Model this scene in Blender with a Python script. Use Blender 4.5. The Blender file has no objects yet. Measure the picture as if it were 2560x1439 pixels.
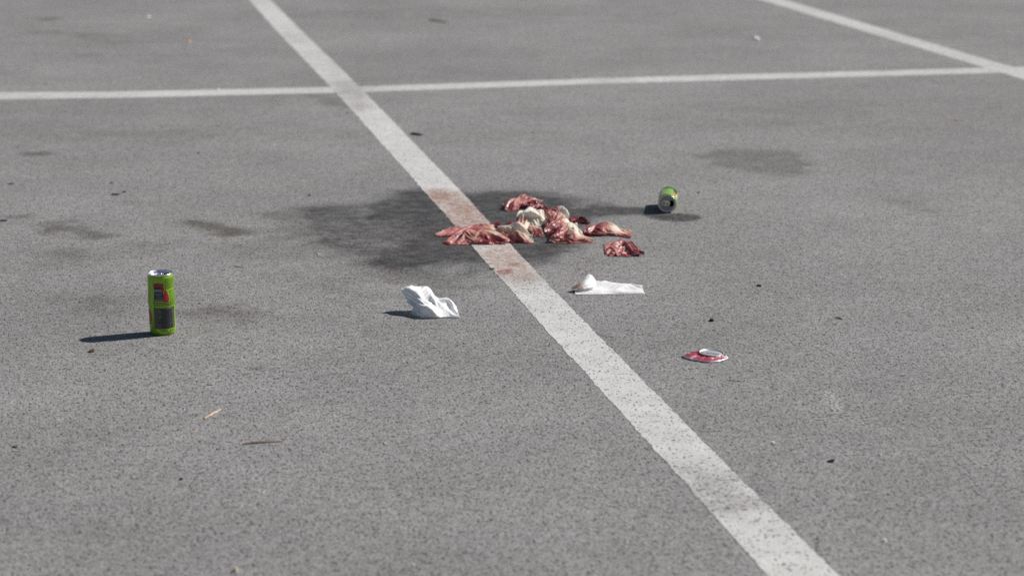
import bpy, math, random
import numpy as np
from mathutils import Vector, Matrix, Euler

# ------------------------------------------------------------------ camera, world, sun, exposure
SC = bpy.context.scene
COL = SC.collection
CAM_H = 1.125                       # camera height in metres (crouching photographer, 85 mm lens)
F_PX = 85.0 / 36.0 * 2560.0
PITCH = math.atan((719.5 + 575.0) / F_PX)

cam_d = bpy.data.cameras.new('camera')
cam_d.sensor_width = 36.0
cam_d.lens = 85.0
cam_d.clip_start = 0.05
cam_d.clip_end = 2000.0
cam = bpy.data.objects.new('camera', cam_d)
COL.objects.link(cam)
cam.location = (0, 0, CAM_H)
cam.rotation_euler = (math.pi / 2 - PITCH, 0, 0)
cam_d.dof.use_dof = True
cam_d.dof.focus_distance = 4.98
cam_d.dof.aperture_fstop = 5.0
SC.camera = cam

SUN_VEC = Vector((133.0, 56.0, 126.0)).normalized()      # towards the sun
world = bpy.data.worlds.new('World')
SC.world = world
world.use_nodes = True
wn = world.node_tree.nodes
wl = world.node_tree.links
wn.clear()
sky = wn.new('ShaderNodeTexSky')
sky.sky_type = 'NISHITA'
sky.sun_disc = False
sky.sun_elevation = math.asin(SUN_VEC.z)
sky.sun_rotation = math.atan2(SUN_VEC.x, SUN_VEC.y)
sky.altitude = 250
bg = wn.new('ShaderNodeBackground')
bg.inputs['Strength'].default_value = 0.05
wo = wn.new('ShaderNodeOutputWorld')
wl.new(sky.outputs['Color'], bg.inputs['Color'])
wl.new(bg.outputs['Background'], wo.inputs['Surface'])

sun_d = bpy.data.lights.new('sun', 'SUN')
sun_d.energy = 5.0
sun_d.angle = math.radians(0.53)
sun_d.color = (1.0, 0.955, 0.90)
sun = bpy.data.objects.new('sun', sun_d)
COL.objects.link(sun)
sun.rotation_euler = (-SUN_VEC).to_track_quat('-Z', 'Y').to_euler()
sun.location = SUN_VEC * 20

SC.view_settings.view_transform = 'Standard'
SC.view_settings.look = 'None'
SC.view_settings.gamma = 1.0
SC.view_settings.use_curve_mapping = False
SC.view_settings.exposure = 0.10
SC.render.engine = 'CYCLES'
SC.cycles.use_denoising = False
SC.cycles.max_bounces = 6

# ------------------------------------------------------------------ helpers
rng = np.random.default_rng(7)
random.seed(7)
CP, SP = math.cos(PITCH), math.sin(PITCH)

def ray(px, py):
    u = (np.asarray(px, float) - 1279.5) / F_PX
    v = (np.asarray(py, float) - 719.5) / F_PX
    return u, CP - v * SP, -SP - v * CP          # x, y, z of the viewing ray through a photo pixel

def G(px, py, z=0.0):
    dx, dy, dz = ray(px, py)
    t = (z - CAM_H) / dz
    return np.stack([dx * t, dy * t, np.zeros_like(t) + z], -1)

def at_depth(px, py, Y):
    dx, dy, dz = ray(px, py)
    t = Y / dy
    return np.stack([dx * t, dy * t, CAM_H + dz * t], -1)

def tag(o, label=None, cat=None, group=None, kind=None):
    if label: o['label'] = label
    if cat: o['category'] = cat
    if group: o['group'] = group
    if kind: o['kind'] = kind
    return o

def empty(name, loc, rot=(0, 0, 0)):
    o = bpy.data.objects.new(name, None)
    o.empty_display_size = 0.02
    o.location = loc
    o.rotation_euler = rot
    COL.objects.link(o)
    return o

def mesh_obj(name, verts, faces, mat, parent=None, smooth=True, attrs=None):
    me = bpy.data.meshes.new(name)
    me.from_pydata([tuple(map(float, v)) for v in verts], [], [tuple(f) for f in faces])
    if smooth:
        me.polygons.foreach_set('use_smooth', [True] * len(me.polygons))
    for k, a in (attrs or {}).items():
        at = me.attributes.new(k, 'FLOAT', 'POINT')
        at.data.foreach_set('value', np.asarray(a, np.float32).ravel())
    me.update()
    o = bpy.data.objects.new(name, me)
    if mat is not None:
        me.materials.append(mat)
    COL.objects.link(o)
    if parent is not None:
        o.parent = parent
    return o

def grid_obj(name, P, mat, attrs=None, parent=None, smooth=True):
    n, m = P.shape[:2]
    me = bpy.data.meshes.new(name)
    idx = np.arange(n * m).reshape(n, m)
    q = np.stack([idx[:-1, :-1], idx[:-1, 1:], idx[1:, 1:], idx[1:, :-1]], -1).reshape(-1, 4)
    me.vertices.add(n * m)
    me.vertices.foreach_set('co', P.reshape(-1).astype(np.float32))
    me.loops.add(q.size)
    me.loops.foreach_set('vertex_index', q.reshape(-1).astype(np.int32))
    me.polygons.add(len(q))
    me.polygons.foreach_set('loop_start', (np.arange(len(q)) * 4).astype(np.int32))
    me.polygons.foreach_set('loop_total', np.full(len(q), 4, np.int32))
    me.update(calc_edges=True)
    if smooth:
        me.polygons.foreach_set('use_smooth', np.ones(len(q), bool))
    for k, a in (attrs or {}).items():
        at = me.attributes.new(k, 'FLOAT', 'POINT')
        at.data.foreach_set('value', np.asarray(a, np.float32).ravel())
    me.validate()
    o = bpy.data.objects.new(name, me)
    me.materials.append(mat)
    COL.objects.link(o)
    if parent is not None:
        o.parent = parent
    return o

_perm = rng.random((256, 256))
def vnoise(x, y, s=0):
    x = np.asarray(x, float) + s * 17.31
    y = np.asarray(y, float) + s * 9.77
    xi = np.floor(x).astype(int); yi = np.floor(y).astype(int)
    fx = x - xi; fy = y - yi
    fx = fx * fx * (3 - 2 * fx); fy = fy * fy * (3 - 2 * fy)
    a = _perm[xi % 256, yi % 256]; b = _perm[(xi + 1) % 256, yi % 256]
    c = _perm[xi % 256, (yi + 1) % 256]; d = _perm[(xi + 1) % 256, (yi + 1) % 256]
    return (a * (1 - fx) + b * fx) * (1 - fy) + (c * (1 - fx) + d * fx) * fy

def fbm(x, y, s=0, o=4):
    r = 0; a = 0.5
    for i in range(o):
        r = r + a * (vnoise(x * 2 ** i, y * 2 ** i, s + i * 3) - 0.5); a *= 0.55
    return r

def sstep(a, b, x):
    t = np.clip((x - a) / (b - a), 0, 1)
    return t * t * (3 - 2 * t)

def poly_sd(X, Y, poly):
    """signed distance (negative inside) of points to a polygon on the ground"""
    d2 = np.full(X.shape, 1e9); inside = np.zeros(X.shape, bool)
    n = len(poly)
    for i in range(n):
        ax, ay = poly[i]; bx, by = poly[(i + 1) % n]
        ex, ey = bx - ax, by - ay
        t = np.clip(((X - ax) * ex + (Y - ay) * ey) / (ex * ex + ey * ey + 1e-12), 0, 1)
        d2 = np.minimum(d2, (X - ax - t * ex) ** 2 + (Y - ay - t * ey) ** 2)
        c = ((ay > Y) != (by > Y)) & (X < ex * (Y - ay) / (ey + 1e-12) + ax)
        inside ^= c
    d = np.sqrt(d2)
    return np.where(inside, -d, d)

# -------- node helpers
class N:
    def __init__(self, name):
        self.m = bpy.data.materials.new(name)
        self.m.use_nodes = True
        self.t = self.m.node_tree
        self.t.nodes.clear()
        self.out = self.t.nodes.new('ShaderNodeOutputMaterial')
    def n(self, typ, **kw):
        nd = self.t.nodes.new(typ)
        for k, v in kw.items():
            if hasattr(nd, k) and k not in nd.inputs.keys():
                setattr(nd, k, v)
        return nd
    def l(self, a, b):
        self.t.links.new(a, b)
    def put(self, sock, v):
        if hasattr(v, 'is_output') or isinstance(v, bpy.types.NodeSocket):
            self.l(v, sock)
        elif isinstance(v, (tuple, list)) and len(v) == 3 and sock.type == 'RGBA':
            sock.default_value = (*v, 1)
        else:
            sock.default_value = v
    def math(self, op, a, b=None, c=None, clamp=False):
        nd = self.n('ShaderNodeMath'); nd.operation = op; nd.use_clamp = clamp
        self.put(nd.inputs[0], a)
        if b is not None: self.put(nd.inputs[1], b)
        if c is not None: self.put(nd.inputs[2], c)
        return nd.outputs[0]
    def maprange(self, v, a, b, c=0.0, d=1.0):
        nd = self.n('ShaderNodeMapRange'); nd.interpolation_type = 'SMOOTHSTEP'
        self.put(nd.inputs['Value'], v)
        for k, x in zip(('From Min', 'From Max', 'To Min', 'To Max'), (a, b, c, d)):
            nd.inputs[k].default_value = x
        return nd.outputs['Result']
    def mix(self, f, a, b, mode='MIX'):
        nd = self.n('ShaderNodeMix'); nd.data_type = 'RGBA'; nd.blend_type = mode
        self.put(nd.inputs[0], f); self.put(nd.inputs[6], a); self.put(nd.inputs[7], b)
        return nd.outputs[2]
    def noise(self, scale, detail=2.0, rough=0.5, vec=None, dist=0.0):
        nd = self.n('ShaderNodeTexNoise')
        nd.inputs['Scale'].default_value = scale
        nd.inputs['Detail'].default_value = detail
        nd.inputs['Roughness'].default_value = rough
        nd.inputs['Distortion'].default_value = dist
        if vec is not None: self.l(vec, nd.inputs['Vector'])
        return nd.outputs['Fac']
    def voronoi(self, scale, vec=None, feature='F1', out='Distance', rnd=1.0):
        nd = self.n('ShaderNodeTexVoronoi'); nd.feature = feature
        nd.inputs['Scale'].default_value = scale
        nd.inputs['Randomness'].default_value = rnd
        if vec is not None: self.l(vec, nd.inputs['Vector'])
        return nd.outputs[out]
    def pos(self):
        return self.n('ShaderNodeNewGeometry').outputs['Position']
    def obj(self):
        return self.n('ShaderNodeTexCoord').outputs['Object']
    def attr(self, name):
        nd = self.n('ShaderNodeAttribute'); nd.attribute_name = name
        return nd.outputs['Fac']
    def ramp(self, fac, stops):
        nd = self.n('ShaderNodeValToRGB')
        el = nd.color_ramp.elements
        while len(el) > 1: el.remove(el[-1])
        el[0].position = stops[0][0]; el[0].color = (*stops[0][1], 1)
        for p, c in stops[1:]:
            e = el.new(p); e.color = (*c, 1)
        self.l(fac, nd.inputs['Fac'])
        return nd.outputs['Color']
    def bump(self, h, strength, dist):
        nd = self.n('ShaderNodeBump')
        nd.inputs['Strength'].default_value = strength
        nd.inputs['Distance'].default_value = dist
        self.l(h, nd.inputs['Height'])
        return nd.outputs['Normal']
    def pbsdf(self, color, rough=0.7, metal=0.0, spec=0.5, normal=None, **kw):
        b = self.n('ShaderNodeBsdfPrincipled')
        self.put(b.inputs['Base Color'], color)
        self.put(b.inputs['Roughness'], rough)
        self.put(b.inputs['Metallic'], metal)
        self.put(b.inputs['Specular IOR Level'], spec)
        if normal is not None: self.l(normal, b.inputs['Normal'])
        for k, v in kw.items():
            self.put(b.inputs[k], v)
        return b.outputs['BSDF']
    def done(self, sh):
        self.l(sh, self.out.inputs['Surface'])
        return self.m

def simple(name, color, rough=0.6, metal=0.0, spec=0.4, var=0.18, scale=90.0):
    m = N(name)
    nz = m.noise(scale, 3, 0.6, m.obj())
    k = m.maprange(nz, 0.3, 0.7, 1 - var, 1 + var)
    c = m.mix(1.0, color, k, 'MULTIPLY')
    return m.done(m.pbsdf(c, rough, metal, spec))

# ------------------------------------------------------------------ asphalt and paint materials
def rolled(m, P, stretch=0.6):
    """coordinates turned along the direction the asphalt was rolled (parallel to the long line)"""
    r = m.n('ShaderNodeMapping'); r.inputs['Rotation'].default_value = (0, 0, math.radians(-10.9))
    m.l(P, r.inputs['Vector'])
    q = m.n('ShaderNodeMapping'); q.inputs['Scale'].default_value = (1, stretch, 1)
    m.l(r.outputs[0], q.inputs['Vector'])
    return q.outputs[0]

def grain_nodes(m, P):
    """pits between the stones, stones, mottling (world metres)"""
    R = rolled(m, P)
    n1 = m.noise(185, 2.0, 0.6, R)
    n2 = m.noise(52, 2.0, 0.55, P)
    pits = m.math('ADD', m.math('MULTIPLY', n1, 0.74), m.math('MULTIPLY', n2, 0.26))
    cell = m.voronoi(170, R, 'F1', 'Color')
    sep = m.n('ShaderNodeSeparateColor'); m.l(cell, sep.inputs[0])
    dist = m.voronoi(170, R, 'F1', 'Distance')
    return pits, sep.outputs[0], dist, n1, n2

def asphalt_mat():
    m = N('asphalt')
    P = m.pos()
    pits, stone, dist, n1, n2 = grain_nodes(m, P)
    pit = m.maprange(pits, 0.453, 0.395)                      # 1 in a pit
    big = m.noise(0.9, 3, 0.5, P)
    band = m.noise(2.6, 4, 0.6, P)
    mid = m.noise(9.0, 4, 0.6, P)
    mid2 = m.noise(34.0, 4, 0.65, P)
    hue = m.noise(3.1, 2, 0.5, P)
    base = m.mix(m.maprange(hue, 0.35, 0.65), (0.274, 0.273, 0.268), (0.277, 0.272, 0.269))
    k = m.maprange(stone, 0.0, 1.0, 0.86, 1.15)
    k = m.math('MULTIPLY', k, m.maprange(big, 0.32, 0.68, 0.92, 1.06))
    k = m.math('MULTIPLY', k, m.maprange(band, 0.30, 0.70, 0.93, 1.05))
    k = m.math('MULTIPLY', k, m.maprange(mid, 0.28, 0.72, 0.95, 1.04))
    k = m.math('MULTIPLY', k, m.maprange(mid2, 0.28, 0.72, 0.95, 1.04))
    c = m.mix(1.0, base, k, 'MULTIPLY')
    rare = m.voronoi(110, P, 'F1', 'Color')
    sp = m.n('ShaderNodeSeparateColor'); m.l(rare, sp.inputs[0])
    c = m.mix(m.math('MULTIPLY', m.math('GREATER_THAN', sp.outputs[1], 0.992), 0.7), c, (0.36, 0.35, 0.33))
    fine = m.maprange(m.noise(310, 2.5, 0.65, rolled(m, P, 0.7)), 0.51, 0.39)
    c = m.mix(m.math('MULTIPLY', fine, 0.68), c, (0.050, 0.048, 0.046))
    c = m.mix(m.math('MULTIPLY', pit, 0.80), c, (0.030, 0.029, 0.028))  # dark binder between stones, with the pits' tiny shadows put into the colour
    # things spilled on it: wet stain, reddish soak, old oil/brown dirt, pale scuff
    wet = m.attr('wet'); red = m.attr('red'); dirt = m.attr('dirt'); pale = m.attr('pale')
    mott = m.math('ADD', m.math('MULTIPLY', m.math('SUBTRACT', mid2, 0.5), 0.75), m.math('MULTIPLY', m.math('SUBTRACT', m.noise(14.0, 4, 0.65, P), 0.5), 0.95))
    wv = m.math('ADD', wet, m.math('MULTIPLY', mott, m.maprange(wet, 0.0, 0.25)))
    wv = m.maprange(wv, -0.02, 1.06)
    wv = m.math('MULTIPLY', wv, m.maprange(m.noise(24.0, 4, 0.7, P), 0.32, 0.66, 0.72, 1.06), clamp=True)
    wetc = m.mix(1.0, c, (0.222, 0.209, 0.206), 'MULTIPLY')
    c = m.mix(wv, c, wetc)
    c = m.mix(m.math('MULTIPLY', red, m.maprange(mid2, 0.4, 0.62)), c, (0.085, 0.028, 0.028))
    dirtc = m.mix(1.0, c, (0.42, 0.385, 0.355), 'MULTIPLY')
    dv = m.math('ADD', dirt, m.math('MULTIPLY', mott, m.maprange(dirt, 0.0, 0.2, 0.0, 0.8)), clamp=True)
    c = m.mix(dv, c, dirtc)
    c = m.mix(m.math('MULTIPLY', pale, m.maprange(n1, 0.45, 0.6)), c, (0.44, 0.43, 0.41))
    h = m.math('SUBTRACT', m.math('ADD', m.math('MULTIPLY', stone, 0.20), m.math('MULTIPLY', n1, 0.9)),
               m.math('MULTIPLY', pit, 0.8))
    h = m.math('SUBTRACT', h, m.math('MULTIPLY', dist, 0.35))
    nrm = m.bump(h, 0.55, 0.0022)
    rough = m.math('SUBTRACT', 0.92, m.math('MULTIPLY', wv, 0.35))
    return m.done(m.pbsdf(c, rough, 0.0, 0.25, nrm))

def paint_mat():
    m = N('road_paint')
    P = m.pos()
    pits, stone, dist, n1, n2 = grain_nodes(m, P)
    wear = m.attr('wear'); red = m.attr('red'); brown = m.attr('brown')
    mid = m.noise(16.0, 4, 0.6, P)
    mid2 = m.noise(75.0, 3, 0.65, P)
    k = m.maprange(mid, 0.28, 0.72, 0.90, 1.07)
    c = m.mix(1.0, (0.565, 0.559, 0.543), k, 'MULTIPLY')
    c = m.mix(m.math('MULTIPLY', stone, 0.20), c, (0.42, 0.41, 0.39))
    # holes in the paint film: the asphalt's pits show through
    pz = m.math('SUBTRACT', pits, m.math('MULTIPLY', wear, 0.03))
    hole = m.maprange(pz, 0.436, 0.375)
    worn = m.math('MULTIPLY', wear, m.maprange(mid2, 0.30, 0.60, 0.35, 1.0))
    c = m.mix(m.math('MULTIPLY', worn, 0.9), c, (0.30, 0.293, 0.287))
    # old brown-red soak
    c = m.mix(m.math('MULTIPLY', brown, m.maprange(m.noise(48.0, 4, 0.7, P), 0.35, 0.62, 0.25, 1.0)), c, (0.335, 0.215, 0.163))
    rs = m.math('MULTIPLY', red, m.maprange(m.math('ADD', m.noise(130.0, 3, 0.65, P), m.math('MULTIPLY', red, 0.14)), 0.47, 0.68), clamp=True)
    c = m.mix(m.math('MULTIPLY', rs, 0.85), c, (0.225, 0.080, 0.062))
    c = m.mix(m.math('MULTIPLY', hole, 0.88), c, (0.070, 0.067, 0.063))
    h = m.math('SUBTRACT', m.math('ADD', m.math('MULTIPLY', stone, 0.2), m.math('MULTIPLY', n1, 0.6)),
               m.math('MULTIPLY', hole, 0.6))
    nrm = m.bump(h, 0.5, 0.0018)
    return m.done(m.pbsdf(c, 0.75, 0.0, 0.3, nrm))

M_ASPHALT = asphalt_mat()
M_PAINT = paint_mat()

# ------------------------------------------------------------------ ground with its stains
def gp(pts):
    a = np.array(pts, float)
    return G(a[:, 0], a[:, 1])[:, :2]

STAIN_MAIN = gp([(745, 520), (830, 508), (900, 507), (940, 492), (985, 474), (1050, 466), (1120, 470), (1190, 476),
                 (1290, 474), (1370, 478), (1430, 487), (1480, 505), (1560, 518), (1640, 522), (1655, 530), (1735, 538),
                 (1752, 545), (1715, 554), (1650, 548), (1580, 540), (1500, 545), (1480, 570), (1470, 600), (1450, 628),
                 (1400, 655), (1330, 668), (1250, 676), (1180, 682), (1110, 674), (1050, 682), (990, 684), (940, 672),
                 (915, 655), (870, 645), (820, 632), (800, 612), (770, 600), (755, 575), (740, 550)])
STAIN_TAIL = gp([(1470, 512), (1540, 516), (1600, 517), (1640, 522), (1660, 534), (1700, 533), (1742, 538), (1754, 545), (1725, 553), (1680, 554), (1645, 548), (1600, 537), (1540, 536), (1490, 545)])
STAIN_CORE = gp([(985, 480), (1060, 470), (1200, 478), (1330, 478), (1420, 492), (1470, 515), (1560, 525), (1500, 548),
                 (1470, 590), (1400, 640), (1300, 655), (1180, 660), (1100, 650), (1010, 668), (950, 655), (1000, 620),
                 (1030, 580), (980, 550), (900, 545), (930, 510)])
SOFT = [  # (polygon in photo pixels, strength, edge softness in m)
    ([(660, 530), (740, 518), (780, 560), (790, 610), (860, 650), (800, 640), (700, 590)], 0.50, 0.10),
    ([(820, 650), (960, 690), (1080, 735), (1150, 715), (1250, 690), (1130, 690), (930, 660)], 0.60, 0.07),
    ([(700, 690), (860, 690), (960, 720), (900, 760), (780, 740)], 0.26, 0.12),
    ([(100, 562), (150, 556), (200, 566), (262, 576), (300, 590), (240, 597), (180, 584), (110, 576)], 0.75, 0.045),
    ([(440, 556), (480, 549), (520, 552), (560, 560), (610, 575), (625, 586), (560, 588), (525, 577), (500, 566)], 0.95, 0.04),
    ([(120, 628), (200, 625), (250, 640), (200, 655), (140, 645)], 0.5, 0.08),
    ([(330, 615), (420, 605), (430, 630), (350, 640)], 0.30, 0.08),
    ([(465, 772), (540, 765), (615, 768), (645, 782), (600, 795), (520, 790)], 0.70, 0.07),
    ([(170, 750), (260, 735), (310, 750), (270, 780), (190, 785)], 0.45, 0.10),
    ([(560, 605), (690, 625), (700, 650), (600, 640)], 0.25, 0.09),
    ([(1735, 385), (1800, 372), (1900, 372), (1985, 385), (2022, 410), (2015, 432), (1960, 440), (1890, 432), (1830, 420), (1770, 408)], 0.46, 0.035),
    ([(1970, 378), (2020, 405), (2020, 432), (1985, 438), (1960, 410)], 0.62, 0.05),
    ([(180, 78), (300, 98), (285, 106), (190, 92), (90, 76)], 0.5, 0.16),
    ([(98, 46), (138, 46), (136, 52), (98, 52)], 0.85, 0.05),
    ([(205, 135), (228, 135), (226, 140), (206, 140)], 0.6, 0.05),
    ([(70, 383), (120, 380), (122, 388), (75, 388)], 0.75, 0.04),
    ([(20, 541), (70, 538), (65, 546), (30, 546)], 0.6, 0.04),
    ([(300, 502), (335, 503), (330, 511), (305, 509)], 0.5, 0.04),
    ([(790, 240), (860, 248), (870, 268), (820, 258)], 0.5, 0.06),
    ([(0, 318), (200, 330), (640, 318), (900, 322), (900, 345), (500, 345), (100, 345), (0, 338)], 0.22, 0.16),
    ([(1800, 270), (2100, 255), (2400, 275), (2450, 320), (2100, 330), (1850, 310)], 0.16, 0.25),
    ([(2230, 500), (2340, 520), (2350, 535), (2260, 525)], 0.3, 0.08),
    ([(620, 915), (665, 918), (660, 926), (622, 924)], 0.6, 0.012),
    ([(215, 868), (330, 855), (360, 870), (250, 895)], 0.30, 0.04),
    ([(560, 30), (1100, 22), (1400, 34), (1200, 44), (700, 46)], 0.15, 0.3),
    ([(0, 60), (250, 64), (560, 74), (400, 84), (60, 78)], 0.16, 0.3),
    ([(1650, 60), (2000, 70), (1900, 92), (1650, 88)], 0.10, 0.4),
]
PALES = [([(2060, 980), (2075, 975), (2095, 1000), (2105, 1030), (2085, 1032), (2070, 1005)], 0.75, 0.012),
         ([(640, 1222), (662, 1226), (660, 1234), (645, 1230)], 0.9, 0.006),
         ([(862, 1242), (885, 1246), (880, 1256), (866, 1252)], 0.8, 0.006),
         ([(2020, 1010), (2160, 1040), (2150, 1075), (2040, 1060)], 0.30, 0.06),
         ([(2400, 1110), (2500, 1120), (2490, 1150), (2420, 1150)], 0.22, 0.05),
         ([(1100, 660), (1180, 655), (1185, 672), (1120, 676)], 0.20, 0.03),
         ([(845, 1275), (860, 1278), (855, 1284)], 0.7, 0.006)]
REDS = [([(1440, 640), (1500, 645), (1495, 660), (1450, 662)], 0.55, 0.03),
        ([(1440, 668), (1495, 672), (1490, 692), (1460, 688)], 0.35, 0.03),
        ([(1225, 676), (1245, 676), (1250, 690), (1235, 690)], 0.7, 0.015),
        ([(1470, 562), (1480, 566), (1460, 580), (1440, 575)], 0.6, 0.02),
        ([(760, 570), (1000, 560), (1150, 590), (1000, 640), (850, 620)], 0.16, 0.12)]

def soft_mask(X, Y, plist, ns):
    out = np.zeros(X.shape)
    for i, (pp, st, so) in enumerate(plist):
        pg = gp(pp)
        lo = pg.min(0) - so * 2 - 0.05; hi = pg.max(0) + so * 2 + 0.05
        sel = (X > lo[0]) & (X < hi[0]) & (Y > lo[1]) & (Y < hi[1])
        if not sel.any(): continue
        x, y = X[sel], Y[sel]
        d = poly_sd(x, y, pg) + so * 2.2 * fbm(x * 14, y * 14, ns + i, 4)
        out[sel] = np.maximum(out[sel], st * sstep(so, -so * 0.9, d))
    return out

def wet_mask(X, Y):
    lo = STAIN_MAIN.min(0) - 0.25; hi = STAIN_MAIN.max(0) + 0.25
    sel = (X > lo[0]) & (X < hi[0]) & (Y > lo[1]) & (Y < hi[1])
    w = np.zeros(X.shape)
    x, y = X[sel], Y[sel]
    nz = fbm(x * 9, y * 9, 3, 5)
    d = poly_sd(x, y, STAIN_MAIN) + 0.08 * nz
    dc = poly_sd(x, y, STAIN_CORE) + 0.16 * fbm(x * 6, y * 6, 11, 4)
    a = sstep(0.045, -0.06, d) * (0.62 + 0.55 * fbm(x * 5, y * 5, 21, 4))
    b = sstep(0.09, -0.06, dc)
    tail = sstep(0.010, -0.016, poly_sd(x, y, STAIN_TAIL) + 0.03 * fbm(x * 16, y * 16, 5, 4)) * 1.1
    a = np.maximum(a, tail)
    w[sel] = np.clip(np.maximum(a, (sstep(0.04, -0.045, d)) * b), 0, 1)
    return w

def build_ground():
    xs = np.concatenate([[-220, -80, -30, -12, -6], np.arange(-3.6, -1.75, 0.022), np.arange(-1.75, 1.75, 0.010),
                         np.arange(1.75, 3.6, 0.022), [6, 12, 30, 80, 220]])
    ys = [-200, -60, -20, -5, 0, 2.2]
    y = 2.8
    while y < 15:
        ys.append(y); y *= 1.0027
    ys = np.array(ys + [17, 20, 26, 40, 80, 200, 600])
    X, Y = np.meshgrid(xs, ys)
    Pz = np.stack([X, Y, np.zeros_like(X)], -1)
    o = grid_obj('asphalt_ground', Pz, M_ASPHALT, {
        'wet': wet_mask(X, Y), 'dirt': soft_mask(X, Y, SOFT, 40),
        'red': soft_mask(X, Y, REDS, 90), 'pale': soft_mask(X, Y, PALES, 70)})
    tag(o, kind='structure')
    return o
build_ground()

# painted lines, given as stations of left/right (or far/near) edges measured in the photograph
LINE_LONG = [((564, -70), (608, -70)), ((622, 0), (676, 0)), ((693, 80), (756, 80)), ((790, 180), (861, 180)),
             ((865, 260), (940, 260)), ((1069, 488), (1162, 488)), ((1137, 563), (1230, 563)), ((1215, 655), (1318, 655)),
             ((1282, 730), (1389, 730)), ((1415, 880), (1537, 880)), ((1679, 1169), (1824, 1169)),
             ((1920, 1439), (2099, 1439)), ((2190, 1740), (2400, 1740))]
LINE_FAR = [((1660, -72), (1722, -72)), ((1900, 0), (1962, 0)), ((2080, 54.5), (2148, 54.5)), ((2340, 133), (2412, 133)),
            ((2560, 199), (2638, 199)), ((2900, 301), (2985, 301))]
LINE_CROSS = [((-260, 234.5), (-260, 253)), ((0, 231), (0, 248.6)), ((300, 229.0), (300, 244.6)), ((780, 218.6), (780, 233.4)),
              ((905, 216.2), (905, 230.4)), ((1080, 210.5), (1080, 224.5)), ((1500, 195.4), (1500, 209.2)),
              ((1800, 187.3), (1800, 201.6)), ((2360, 172.8), (2360, 186)), ((2560, 166.6), (2560, 180)), ((2950, 156), (2950, 168.5))]

W_LONG = [([(830, 205), (900, 205), (925, 232), (935, 262), (900, 275), (860, 250)], 0.75, 0.10),
          ([(770, 130), (850, 130), (870, 190), (830, 190)], 0.40, 0.14), ([(700, 84), (775, 84), (780, 110), (730, 110)], 0.35, 0.1),
          ([(600, -20), (690, -20), (690, 6), (620, 6)], 0.45, 0.15),
          ([(1650, 1160), (1800, 1160), (1900, 1245), (1860, 1300), (1780, 1300), (1700, 1225)], 1.0, 0.05),
          ([(1560, 1060), (1720, 1060), (1760, 1120), (1640, 1120)], 0.20, 0.05),
          ([(1240, 690), (1330, 675), (1370, 700), (1300, 715)], 0.45, 0.03)]
B_LONG = [([(1060, 478), (1165, 480), (1235, 560), (1240, 600), (1160, 590), (1110, 540), (1085, 505)], 0.97, 0.06),
          ([(1185, 615), (1290, 612), (1330, 665), (1310, 690), (1235, 690)], 0.80, 0.05),
          ([(1270, 690), (1350, 680), (1360, 700), (1285, 712)], 0.30, 0.05)]
R_LONG = [([(1060, 472), (1110, 472), (1120, 500), (1080, 500)], 0.8, 0.03), ([(1090, 505), (1190, 505), (1200, 530), (1120, 532)], 0.62, 0.05),
          ([(1110, 515), (1215, 520), (1225, 560), (1150, 560)], 0.42, 0.05),
          ([(1236, 678), (1275, 672), (1285, 684), (1250, 690)], 1.15, 0.012), ([(1262, 655), (1300, 655), (1300, 668), (1270, 666)], 0.9, 0.02),
          ([(1280, 692), (1350, 688), (1345, 704), (1285, 706)], 0.50, 0.03), ([(1180, 625), (1300, 640), (1310, 660), (1230, 660)], 0.35, 0.06),
          ([(1363, 718), (1385, 716), (1388, 725), (1368, 726)], 0.55, 0.01),
          ([(868, 252), (915, 252), (935, 268), (895, 272)], 0.45, 0.05)]

def build_line(stations, z, ns, wears=(), browns=(), reds=(), step=0.012, across=18, w0=0.08):
    A = np.array([s[0] for s in stations], float); B = np.array([s[1] for s in stations], float)
    GA = G(A[:, 0], A[:, 1], z)[:, :2]; GB = G(B[:, 0], B[:, 1], z)[:, :2]
    C = (GA + GB) / 2
    L = np.concatenate([[0], np.cumsum(np.linalg.norm(np.diff(C, axis=0), axis=1))])
    n = int(L[-1] / step)
    s = np.linspace(0, L[-1], n)
    ea = np.stack([np.interp(s, L, GA[:, k]) for k in (0, 1)], -1)
    eb = np.stack([np.interp(s, L, GB[:, k]) for k in (0, 1)], -1)
    ax = eb - ea
    ja = 0.09 * fbm(s * 60, s * 0 + 3.3, ns, 3) + 0.03 * fbm(s * 9, s * 0 + 1.3, ns + 2, 2)
    jb = 0.09 * fbm(s * 60, s * 0 + 7.7, ns + 5, 3) + 0.03 * fbm(s * 9, s * 0 + 5.1, ns + 7, 2)
    t = np.linspace(0, 1, across)[None, :, None]
    e0 = ea - ax * ja[:, None]; e1 = eb + ax * jb[:, None]
    XY = e0[:, None, :] * (1 - t) + e1[:, None, :] * t
    P = np.concatenate([XY, np.full(XY.shape[:2] + (1,), z)], -1)
    X, Y = XY[..., 0], XY[..., 1]
    base = np.clip(w0 + 0.55 * fbm(X * 2.5, Y * 2.5, ns + 9, 4) + 0.25 * fbm(X * 22, Y * 22, ns + 3, 3), 0, 1)
    wear = np.clip(base + soft_mask(X, Y, list(wears), ns + 30), 0, 1)
    o = grid_obj('painted_line', P, M_PAINT, {'wear': wear, 'brown': soft_mask(X, Y, list(browns), ns + 50),
                                               'red': soft_mask(X, Y, list(reds), ns + 60)})
    return tag(o, kind='structure')

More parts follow.
